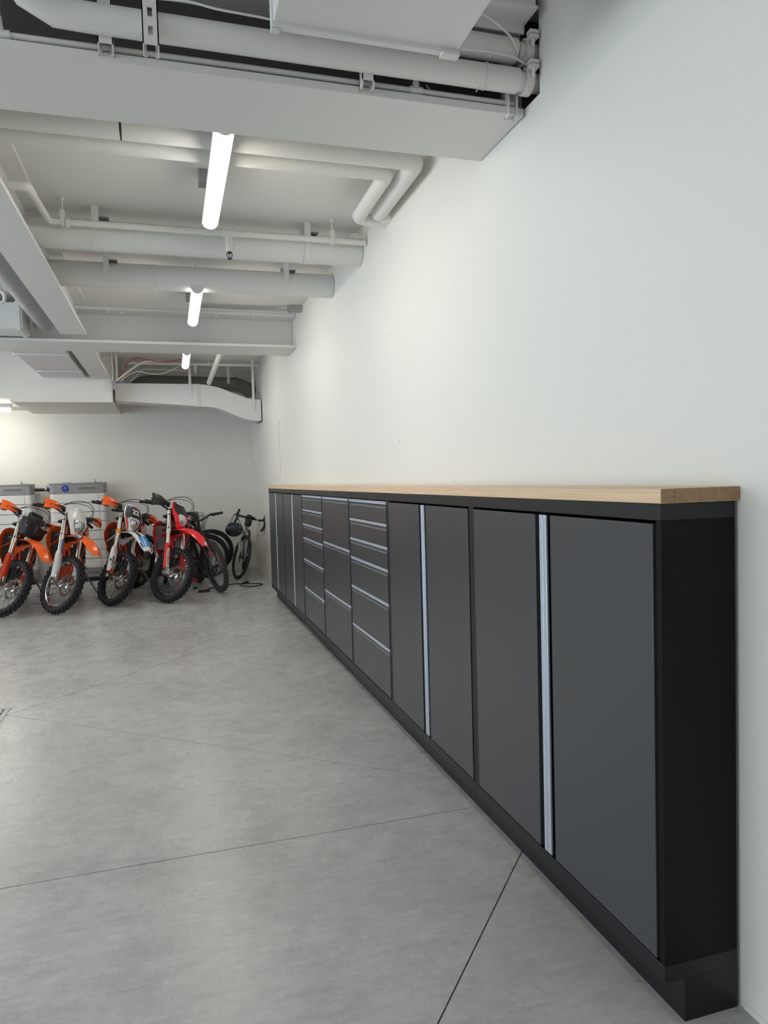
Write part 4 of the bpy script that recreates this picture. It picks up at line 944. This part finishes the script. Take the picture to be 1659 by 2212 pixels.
    for sg in (-1, 1):
        rd = MB().box((1.02, sg*0.06, 0.60), (1.055, sg*0.20, 0.90)).build('radiator', M['rad' if c.get('louvre') else 'black'], o, bevel=0.004)
        b = MB()
        for k in range(9): b.box((1.056, sg*0.065, 0.625+k*0.03), (1.062, sg*0.195, 0.634+k*0.03))
        b.build('radiator_louvre', M[c.get('louvre', 'black')], rd)
        g = [[(0.64, sg*0.105, 0.90), (0.80, sg*0.127, 0.945), (0.96, sg*0.155, 0.965), (1.08, sg*0.184, 0.955), (1.15, sg*0.199, 0.925)],
             [(0.66, sg*0.119, 0.80), (0.82, sg*0.148, 0.83), (0.98, sg*0.177, 0.85), (1.11, sg*0.206, 0.855), (1.20, sg*0.218, 0.84)],
             [(0.74, sg*0.127, 0.70), (0.87, sg*0.148, 0.715), (1.01, sg*0.173, 0.73), (1.11, sg*0.196, 0.745), (1.18, sg*0.209, 0.755)],
             [(0.86, sg*0.127, 0.60), (0.94, sg*0.141, 0.605), (1.02, sg*0.155, 0.62), (1.08, sg*0.170, 0.64), (1.12, sg*0.181, 0.66)],
             [(0.96, sg*0.123, 0.52), (0.985, sg*0.127, 0.52), (1.01, sg*0.134, 0.525), (1.03, sg*0.141, 0.535), (1.05, sg*0.145, 0.545)]]
        sh = MB().sheet(g, 0.005*sg).build('radiator_shroud', body2, o)
        g2 = [[tuple(Vector(p)+Vector((0, sg*0.004, 0))) for p in r_[1:4]] for r_ in g[1:3]]
        MB().sheet(g2, 0.001*sg).build('shroud_decal', M[c.get('shroudart', 'black')], sh)
        g = [[(0.52, sg*0.125, 0.84), (0.28, sg*0.125, 0.88), (0.02, sg*0.10, 0.91)], [(0.55, sg*0.135, 0.74), (0.30, sg*0.14, 0.78), (0.03, sg*0.11, 0.86)], [(0.45, sg*0.13, 0.66), (0.28, sg*0.135, 0.69), (0.08, sg*0.11, 0.80)]]
        MB().sheet(g, 0.005*sg).build('side_panel', M[c.get('sidepanel', c['body'])], o)
        MB().tube([(0.55, sg*0.10, 0.345), (0.55, sg*0.20, 0.34)], 0.014, 8).build('footpeg', M['engine'], o)
    # tank, seat, rear mudguard
    rings = [[(x, hw*cos(t), z+h*sin(t)) for t in [2*pi*k/14 for k in range(14)]] for x, z, hw, h in ((0.66, 0.86, 0.06, 0.05), (0.74, 0.875, 0.105, 0.085), (0.88, 0.885, 0.125, 0.10), (1.0, 0.89, 0.105, 0.095), (1.05, 0.89, 0.05, 0.05))]
    MB().loft(rings).build('fuel_tank', M['blackgloss'], o)
    rings = [[(x, hw, z-0.035), (x, hw*0.9, z+0.02), (x, hw*0.5, z+0.035), (x, 0, z+0.038), (x, -hw*0.5, z+0.035), (x, -hw*0.9, z+0.02), (x, -hw, z-0.035)] for x, z, hw in ((0.95, 0.965, 0.045), (0.78, 0.945, 0.065), (0.55, 0.925, 0.075), (0.25, 0.925, 0.08), (-0.05, 0.945, 0.07), (-0.12, 0.95, 0.05))]
    MB().loft(rings).build('seat', M['seat'], o)
    g = [[(x, hw*t, z-0.03*abs(t)**2) for t in (-1, -0.6, -0.2, 0.2, 0.6, 1)] for x, z, hw in ((0.15, 0.90, 0.09), (-0.05, 0.925, 0.10), (-0.22, 0.93, 0.095), (-0.40, 0.925, 0.075), (-0.48, 0.92, 0.045))]
    MB().sheet(g, 0.004).build('rear_mudguard', M[c.get('rearguard', c['body'])], o)
    # engine and exhaust
    b = MB(); b.loft([[(x+0.66, y, z+0.40) for x, z in ((-0.20, -0.03), (-0.16, -0.13), (0.02, -0.16), (0.18, -0.11), (0.22, 0.0), (0.13, 0.11), (-0.05, 0.12), (-0.17, 0.08))] for y in (-0.10, 0.10)]); b.build('crankcase', M['engine'], o, bevel=0.015)
    b = MB(); b.cyl((0.76, -0.10, 0.37), (0.76, -0.145, 0.37), 0.085, n=20); b.cyl((0.60, -0.10, 0.42), (0.60, -0.13, 0.42), 0.065, n=18); b.cyl((0.77, 0.10, 0.37), (0.77, 0.14, 0.37), 0.075, n=18); b.build('engine_cover', M['brass'], o)
    b = MB(); b.loft([[(x0+sx, sy, z) for sx, sy in ((-0.07, -0.07), (0.07, -0.07), (0.07, 0.07), (-0.07, 0.07))] for x0, z in ((0.76, 0.50), (0.78, 0.60), (0.80, 0.70))]); 
    for k in range(5): b.box((0.685+k*0.004, -0.085, 0.53+k*0.034), (0.855+k*0.004, 0.085, 0.54+k*0.034))
    b.build('cylinder', M['engine'], o)
    b = MB(); b.tube(curve_pts([(0.86, 0, 0.64), (0.98, -0.03, 0.58), (1.0, -0.10, 0.42), (0.90, -0.13, 0.35), (0.75, -0.155, 0.38), (0.60, -0.15, 0.52), (0.40, -0.145, 0.66)], 5), [0.022+0.014*sin(pi*i/30)**2 for i in range(31)], 12); b.build('exhaust_header', M['chrome'], o)
    b = MB(); b.tube([(0.40, -0.145, 0.66), (0.33, -0.15, 0.69), (-0.08, -0.15, 0.80), (-0.13, -0.15, 0.81)], [0.028, 0.045, 0.042, 0.028], 14); b.build('silencer', M['engine'], o)
    if c.get('skid'):
        g = [[(x, y, z) for y in (-0.13, -0.07, 0, 0.07, 0.13)] for x, z in ((1.03, 0.50), (0.99, 0.36), (0.92, 0.255), (0.72, 0.215), (0.50, 0.24))]
        MB().sheet(g, 0.005).build('skid_plate', M[c['skid']], o)
    # rear end
    wheel(o, 'rear', (0, 0, Rr), Rr, 0.118, 0.238, M[c['rim']], M['tyre'], 30, None, 32, 0.11, -1, spr=0.0018)
    b = MB()
    for sg in (-1, 1): b.tube([(0.44, sg*0.095, 0.42), (0.25, sg*0.10, 0.40), (-0.06, sg*0.105, 0.335)], [0.035, 0.03, 0.022], 8)
    b.cyl((0.42, -0.10, 0.42), (0.42, 0.10, 0.42), 0.035, n=12); b.build('swingarm', M['engine'], o)
    b = MB(); b.cyl((0, -0.125, Rr), (0, 0.125, Rr), 0.012, n=8); b.build('rear_axle', M['chrome'], o)
    b = MB(); b.lathe([(0.085, -0.003), (0.105, -0.003), (0.105, 0.003), (0.085, 0.003)], 40, Matrix.Translation((0, 0.075, Rr)), True)
    for k in range(6): b.tube([(0.03*cos(k*pi/3), 0.075, Rr+0.03*sin(k*pi/3)), (0.088*cos(k*pi/3+0.3), 0.075, Rr+0.088*sin(k*pi/3+0.3))], 0.006, 5)
    b.build('sprocket', M['engine'], o)
    b = MB(); b.tube([(0.0, 0.075, Rr+0.106), (0.58, 0.075, 0.46)], 0.008, 6); b.tube([(0.0, 0.075, Rr-0.106), (0.58, 0.075, 0.38)], 0.008, 6); b.build('chain', M['engine'], o)
    b = MB(); b.tube([(0.42, 0.02, 0.38), (0.50, 0.02, 0.76)], 0.026, 12)
    for k in range(7): b.lathe([(0.030, -0.006), (0.040, 0), (0.030, 0.006)], 14, Matrix.Translation((0.432+k*0.009, 0.02, 0.44+k*0.04)) @ Matrix.Rotation(pi/2, 4, 'X'))
    b.build('rear_shock', M[c.get('spring', 'white')], o)
    # kickstand on the left
    ty = 0.37; tz = ty*math.tan(lean)
    b = MB(); b.tube([(0.52, 0.13, 0.40), (0.49, ty-0.015, tz+0.02)], [0.013, 0.010], 8); b.build('kickstand', M['engine'], o)
    b = MB(); b.box((0.44, ty-0.035, tz-0.002), (0.54, ty+0.03, tz+0.010)); b.build('kickstand_foot', M['black'], o)
    place(o, front, yaw, lean, tuple(A), Rf+0.001, S, (0, 0, Rr), Rr+0.001, zoff, scale=1.035)
    return o
H0 = -pi/2
base = dict(rim='black', guard='white', mudguard='orange', mask='white', handguard='orange', body='orange')
motorbike('orange enduro motorbike with a black bag on the bars, left of the white-masked one', (-1.985, 9.12), H0+rad(2), rad(14.5), rad(42),
    dict(base, guard='darkorange', mask='bag', shroudart='black', guardart=False, clamp='black', skid='black', lever='chrome', frame='darkorange'))
motorbike('orange motorbike with a plain white headlight mask and white fork guards', (-1.375, 9.02), H0+rad(-1), rad(7.5), rad(43),
    dict(base, rim='chrome', mudtext='KTM', tubetext='WHMS', frame='darkorange', skid='darkorange'))
motorbike('white and blue motorbike numbered 22 with orange hand guards', (-0.80, 9.34), H0+rad(-7), rad(8.5), rad(42),
    dict(base, mask='white', plate='22', mudguard='white', mudart=True, collar='amber', guardtext='ITALIA', guardart=True, barend=True, body='darkorange', rearguard='black', sidepanel='white', frame='darkorange', skid='black', lensrim='white'))
motorbike('red enduro motorbike with black hand guards beside the bicycles', (-0.125, 9.27), H0+rad(0), rad(5.5), rad(43),
    dict(base, fork='chrome', guard='red', guardtext='REDMOTO', patch='white', guardink='darkorange', mudguard='red', mudstripe=True, mask='red', maskdecal=True, lensrim='red', handguard='black', guarddecal='yellow', bigguard=1.35, body='red', frame='red', louvre='rad', skid='black', shroudart='white'))
motorbike('orange motorbike almost wholly cut off by the left edge', (-2.62, 9.15), H0+rad(2), rad(12), rad(40),
    dict(base, frame='darkorange', skid='black'))

# ------------------------------------------------------------------ bicycles
def bicycle(label, front, yaw, lean, steer, c, zoff=0.003, name='bicycle'):
    o = thing(name, label, 'bicycle', (0, 0, 0), None)
    R_ = c.get('R', 0.35); wd = c.get('w', 0.045); wb = c.get('wb', 1.04); m = M[c['frame']]
    A = Vector((wb, 0, R_)); ang = rad(c.get('rake', 19)); a = Vector((-sin(ang), 0, cos(ang))); nf = Vector((cos(ang), 0, sin(ang)))
    def F(s, f=0.0, y=0.0): return A + a*s + nf*f + Vector((0, y, 0))
    P0 = F(0, -0.045); S = Matrix.Translation(P0) @ Matrix.Rotation(steer, 4, a) @ Matrix.Translation(-P0)
    tm = M[c.get('tyre', 'tyre')]
    rimr = R_-wd*1.05
    wheel(o, 'front', A, R_, wd, rimr, M[c.get('rim', 'black')], tm, c.get('knobs', 0), S, 28, c.get('disc', 0.08), 1, M['black' if c.get('darkspokes') else 'steelraw'], M['black'], False, 0.0013, 0.03)
    wheel(o, 'rear', (0, 0, R_), R_, wd, rimr, M[c.get('rim', 'black')], tm, c.get('knobs', 0), None, 28, c.get('disc', 0.08), 1, M['black' if c.get('darkspokes') else 'steelraw'], M['black'], False, 0.0013, 0.03)
    Lc = R_+0.06  # crown height along the fork
    hs = wd/2+0.032
    for sg in (-1, 1):
        b = MB(); b.tube(curve_pts([F(0, 0, sg*0.052), F(0.1, -0.004, sg*0.055), F(Lc-0.08, -0.03, sg*hs), F(Lc, -0.045, sg*hs*0.55), F(Lc+0.02, -0.045, 0)], 4), [0.013]*5+[0.017]*4+[0.02]*8, 10, T=S)
        b.build('fork_leg', M[c.get('fork', c['frame'])], o)
    ht = c.get('ht', 0.13)
    MB().tube([F(Lc+0.005, -0.045), F(Lc+ht, -0.045)], 0.026, 14, T=S).build('head_tube', m, o)
    ms = Lc+ht+0.05
    MB().tube([F(Lc+ht, -0.045), F(ms, -0.045), F(ms+0.01, 0.045)], 0.017, 10, T=S).build('stem', M['black'], o)
    Bc = F(ms+0.01, 0.05)
    if c['bars'] == 'drop':
        for sg in (-1, 1):
            pts = [F(ms+0.01, 0.05, 0), F(ms+0.012, 0.05, sg*0.12), F(ms+0.012, 0.052, sg*0.19), F(ms+0.014, 0.085, sg*0.215), F(ms+0.0, 0.14, sg*0.222), F(ms-0.06, 0.165, sg*0.228), F(ms-0.115, 0.13, sg*0.235), F(ms-0.135, 0.06, sg*0.24), F(ms-0.138, 0.02, sg*0.242)]
            MB().tube(curve_pts(pts, 5), 0.0165, 10, T=S).build('drop_bar', M['black'], o)
            b = MB(); b.tube(curve_pts([F(ms+0.012, 0.10, sg*0.218), F(ms+0.02, 0.15, sg*0.218), F(ms+0.05, 0.18, sg*0.218), F(ms+0.075, 0.185, sg*0.216)], 4), [0.018]*9+[0.02]*3+[0.013], 10, T=S); b.build('brake_hood', M['black'], o)
            b = MB(); b.tube(curve_pts([F(ms+0.04, 0.19, sg*0.218), F(ms-0.02, 0.205, sg*0.222), F(ms-0.10, 0.195, sg*0.226)], 4), 0.007, 6, T=S); b.build('brake_lever', M['black'], o)
        b = MB(); b.box((0.0, -0.045, 0.02), (0.07, 0.02, 0.035), S @ basis(Bc, nf, (0, 1, 0), a)); b.box((0.01, 0.02, 0.012), (0.03, 0.09, 0.03), S @ basis(Bc, nf, (0, 1, 0), a)); b.build('bike_computer', M['black'], o, bevel=0.004)
        b = MB(); b.cyl(F(ms+0.012, 0.05, 0.13), F(ms+0.012, 0.05, 0.15), 0.018, n=12, T=S); b.build('bar_tape_end', M['white'], o)
        b = MB(); b.box((-0.03, -0.05, -0.13), (0.05, 0.05, -0.01), S @ basis(Bc, nf, (0, 1, 0), a)); b.build('head_bag', M['black'], o, bevel=0.02)
    else:
        rise = c.get('rise', 0.03); hw = c.get('hw', 0.37)
        pts = [F(ms+0.01+rise, -0.01, -hw), F(ms+0.012+rise, 0.02, -hw*0.5), F(ms+0.01, 0.05, -0.06), F(ms+0.01, 0.05, 0.06), F(ms+0.012+rise, 0.02, hw*0.5), F(ms+0.01+rise, -0.01, hw)]
        MB().tube(curve_pts(pts, 5), 0.0145, 10, T=S).build('handlebar', M['black'], o)
        for sg in (-1, 1):
            p0, p1 = F(ms+0.01+rise, -0.01, sg*hw), F(ms+0.011+rise, 0.0, sg*(hw-0.13))
            MB().cyl(p0, p1, 0.0185, n=12, T=S).build('grip', M['black'], o)
            b = MB(); b.cyl(p1, p1+Vector((0, -sg*0.03, 0)), 0.021, n=10, T=S); b.tube(curve_pts([F(ms+rise, 0.02, sg*(hw-0.16)), F(ms-0.005+rise, 0.07, sg*(hw-0.14)), F(ms-0.01+rise, 0.065, sg*(hw-0.05))], 4), 0.006, 6, T=S); b.build('brake_lever', M['black'], o)
        b = MB(); b.tube(curve_pts([F(ms+rise, 0.03, -hw*0.55), F(ms+0.02, 0.14, -0.12), F(ms-0.10, 0.10, 0.0), F(ms-0.25, 0.01, 0.03)], 5), 0.004, 6, T=S); b.tube(curve_pts([F(ms+rise, 0.03, hw*0.55), F(ms+0.03, 0.15, 0.14), F(ms-0.10, 0.12, 0.03), F(ms-0.25, 0.0, 0.0)], 5), 0.004, 6, T=S); b.build('control_cable', M['black'], o)
        if c.get('mount'):
            b = MB(); b.box((0, -0.06, 0.02), (0.02, 0.06, 0.06), S @ basis(Bc, nf, (0, 1, 0), a)); b.tube([F(ms+0.05, 0.04, -0.14), F(ms+0.13, 0.06, -0.20), F(ms+0.15, 0.08, -0.19)], 0.006, 6, T=S); b.build('bar_display', M['black'], o)
    # frame
    BB = Vector((c.get('cs', 0.43), 0, c.get('bb', 0.28))); SA = rad(17)
    st = BB + Vector((-sin(SA), 0, cos(SA)))*c.get('stl', 0.46)
    h0, h1 = F(Lc+0.03, -0.045), F(Lc+ht-0.02, -0.045)
    dr = c.get('dtr', 0.024)
    MB().tube([h0, h0.lerp(BB, 0.5), BB], [dr, dr*1.15, dr*1.1], 12).build('down_tube', m, o)
    MB().tube([h1, st], dr*0.85, 12).build('top_tube', m, o)
    MB().tube([BB, st], 0.017, 12).build('seat_tube', m, o)
    if c.get('battery'):
        mid = h0.lerp(BB, 0.5); d = (BB-h0).normalized()
        b = MB(); b.box((-0.20, -0.04, -0.005), (0.20, 0.04, 0.075), basis(mid, d, (0, 1, 0), Vector((0, 1, 0)).cross(d)*-1)); b.build('battery', M['black'], o, bevel=0.015)
        b = MB(); b.cyl(BB+Vector((0.02, -0.06, 0.03)), BB+Vector((0.02, 0.06, 0.03)), 0.085, n=20); b.build('motor', M['black'], o)
    for sg in (-1, 1):
        MB().tube([BB+Vector((0, sg*0.03, 0)), Vector((0.25, sg*0.05, R_-0.02)), Vector((0, sg*0.065, R_))], 0.012, 8).build('chain_stay', m, o)
        MB().tube([st+Vector((0, sg*0.015, -0.05)), Vector((0.12, sg*0.05, R_+0.15)), Vector((0, sg*0.065, R_))], 0.009, 8).build('seat_stay', m, o)
    sp = st + (st-BB).normalized()*c.get('post', 0.14)
    MB().cyl(st, sp, 0.014, n=10).build('seat_post', M['black'], o)
    rings = [[(sp.x+x, hw*cos(t), sp.z+0.02+0.022*sin(t)+dz) for t in [2*pi*k/12 for k in range(12)]] for x, hw, dz in ((-0.13, 0.03, 0.012), (-0.11, 0.068, 0.012), (-0.03, 0.062, 0.004), (0.06, 0.03, 0), (0.13, 0.018, -0.002), (0.145, 0.006, -0.004))]
    MB().loft(rings).build('saddle', M['black'], o)
    b = MB(); T = Matrix.Translation(BB+Vector((0, -0.055, 0)))
    b.lathe([(0.065, -0.002), (0.085, -0.002), (0.085, 0.002), (0.065, 0.002)], 32, T, True)
    for k in range(4): b.tube([(0, -0.055+BB.y, 0)+BB if False else BB+Vector((0, -0.055, 0)), BB+Vector((0.07*cos(k*pi/2+0.4), -0.055, 0.07*sin(k*pi/2+0.4)))], 0.007, 5)
    b.build('chainring', M['black'], o)
    ca = c.get('crank', 0.6)
    for sg in (-1, 1):
        e = BB + Vector((0.17*cos(ca)*sg, sg*0.085, 0.17*sin(ca)*sg)); b = MB(); b.tube([BB+Vector((0, sg*0.05, 0)), BB+Vector((0, sg*0.075, 0)), e], 0.011, 8); b.build('crank', M['black'], o)
        b = MB(); b.box((-0.05, 0.02*sg, -0.008), (-0.036, 0.11*sg, 0.008), Matrix.Translation(e)); b.box((0.036, 0.02*sg, -0.008), (0.05, 0.11*sg, 0.008), Matrix.Translation(e))
        b.box((-0.05, 0.02*sg, -0.008), (0.05, 0.034*sg, 0.008), Matrix.Translation(e)); b.box((-0.05, 0.096*sg, -0.008), (0.05, 0.11*sg, 0.008), Matrix.Translation(e)); b.box((-0.008, 0.02*sg, -0.008), (0.008, 0.11*sg, 0.008), Matrix.Translation(e)); b.build('pedal', M[c.get('pedal', 'black')], o)
    b = MB(); b.tube([BB+Vector((0, -0.055, 0.085)), Vector((0, -0.045, R_+0.045))], 0.004, 5); b.tube([BB+Vector((0, -0.055, -0.085)), Vector((0.02, -0.045, R_-0.12)), Vector((0, -0.045, R_-0.045))], 0.004, 5); b.lathe([(0.02, -0.012), (0.045, -0.008), (0.03, 0.012)], 24, Matrix.Translation((0, -0.045, R_))); b.build('chain_drive', M['engine'], o)
    if c.get('stand'):
        tz = 0.20*math.tan(lean)
        MB().tube([BB+Vector((-0.05, 0.05, 0)), Vector((BB.x-0.1, 0.20, tz+0.006))], 0.009, 8).build('kickstand', M['black'], o)
    if c.get('guard'):
        g = [[(wb+(R_+0.02)*cos(t)-0.0, 0.028*q, R_+(R_+0.02)*sin(t)-0.004*q*q) for q in (-1, 0, 1)] for t in [rad(x) for x in range(60, 151, 15)]]
        MB().sheet(g, 0.003, S).build('mudguard', M['black'], o)
    place(o, front, yaw, lean, tuple(A), R_+0.001, S, (0, 0, R_), R_+0.001, zoff)
    return o
bicycle('dark electric mountain bike with red pedals and dusty knobbly tyres beside the red motorbike', (0.605, 9.86), H0+rad(12), rad(-13), rad(6),
    dict(R=0.36, w=0.062, wb=1.18, bars='flat', rise=0.05, hw=0.38, frame='black', tyre='tyredusty', knobs=60, pedal='red', battery=True, dtr=0.034, disc=0.10, ht=0.20, crank=1.25, rake=25, fork='black'))
bicycle('silver drop-bar gravel bicycle leaning on the right wall in the far corner', (0.905, 11.03), H0-rad(11), rad(9), rad(25),
    dict(R=0.348, w=0.042, wb=0.98, bars='drop', frame='silverframe', dtr=0.022, pedal='chrome', crank=-0.9, ht=0.15, disc=0.07, darkspokes=True))
bicycle('dark bicycle seen side-on by the far wall, its front wheel showing behind the mountain bike', (0.60, 12.08), rad(0), rad(-4), rad(-2),
    dict(R=0.365, w=0.06, wb=1.15, bars='flat', rise=0.03, hw=0.27, frame='black', knobs=64, dtr=0.03, rake=24, ht=0.12, darkspokes=True))
bicycle('dark mountain bicycle with a front mudguard in front of the side-on bicycle', (0.52, 11.42), H0+rad(68), rad(-3), rad(3),
    dict(R=0.345, w=0.058, wb=0.98, bars='flat', rise=0.03, hw=0.30, frame='black', knobs=60, dtr=0.032, rake=24, ht=0.12, guard=True, darkspokes=True))
bicycle('black upright bicycle parked behind the motorbike numbered 22', (-0.56, 10.90), H0+rad(14), rad(2), rad(26),
    dict(R=0.365, w=0.058, wb=1.00, bars='flat', rise=0.08, hw=0.36, frame='black', knobs=0, dtr=0.03, rake=22, ht=0.2, mount=True, disc=0.09, rim='black', stand=True))

# helmet hanging from the gravel bicycle's bars
o = thing('bicycle_helmet', 'dark navy cycling helmet hanging by its straps from the drop bars', 'helmet', (0.875, 10.70, 0.80))
b = MB(); b.ball((0, 0, -0.01), 0.1, 12, sc_=(1.32, 1.15, 1.08)); b.build('shell', M['navy'], o)
for k, (x, z, w_) in enumerate(((-0.065, -0.030, 0.03), (0.065, -0.030, 0.03), (0.0, -0.052, 0.045), (-0.085, 0.0, 0.022), (0.085, 0.0, 0.022), (0.0, -0.078, 0.04))):
    y = -0.115*math.sqrt(max(0.05, 1-(x/0.132)**2-((z+0.01)/0.108)**2))
    b = MB(); b.ball((x, y+0.006, z), 0.011, 6, sc_=(w_/0.011, 1.0, 0.9)); b.build('vent', M['recess'], o)
b = MB(); b.box((-0.02, -0.085, 0.028), (0.022, -0.070, 0.042)); b.build('badge', M['white'], o)
b = MB(); b.ball((0.075, -0.095, 0.02), 0.006, 5); b.ball((0.070, -0.10, -0.035), 0.006, 5); b.build('reflector', M['white'], o)
b = MB()
for p in ([(-0.11, -0.02, 0.03), (-0.05, 0, 0.12), (0.0, 0.03, 0.20), (0.03, 0.04, 0.225)], [(0.11, -0.02, 0.03), (0.08, 0, 0.12), (0.05, 0.03, 0.20), (0.03, 0.04, 0.225)], [(-0.08, 0.06, 0.03), (-0.02, 0.05, 0.12), (0.03, 0.05, 0.225)], [(0.085, 0.06, 0.03), (0.07, 0.05, 0.12), (0.03, 0.05, 0.225)]):
    b.tube(curve_pts(p, 4), 0.004, 5)
b.build('strap', M['black'], o)

# charging lead on the floor
pts = [(0.30, 9.95, 0.008), (0.55, 10.35, 0.008), (0.80, 10.52, 0.008), (0.93, 10.50, 0.008), (1.08, 10.42, 0.008), (1.18, 10.38, 0.008), (1.21, 10.28, 0.008), (1.10, 10.16, 0.008), (0.96, 10.20, 0.008), (0.90, 10.36, 0.010), (0.93, 10.48, 0.016), (1.0, 10.50, 0.02)]
o = thing('charging_lead', 'black charging lead looped on the floor before the gravel bicycle', 'cable')
MB().tube(curve_pts(pts, 7), 0.0075, 6).build('lead', M['black'], o)
MB().box((-0.03, -0.02, 0.0), (0.04, 0.02, 0.035), Matrix.Translation((1.0, 10.50, 0.004)) @ Matrix.Rotation(0.4, 4, 'Z')).build('connector', M['black'], o, bevel=0.008)
o = thing('strip_plug', 'small black plug block on the floor beside the mountain bike', 'plug', (0.40, 9.98, 0.0))
MB().box((-0.09, -0.03, 0), (0.06, 0.03, 0.03)).build('plug_body', M['black'], o, bevel=0.006)
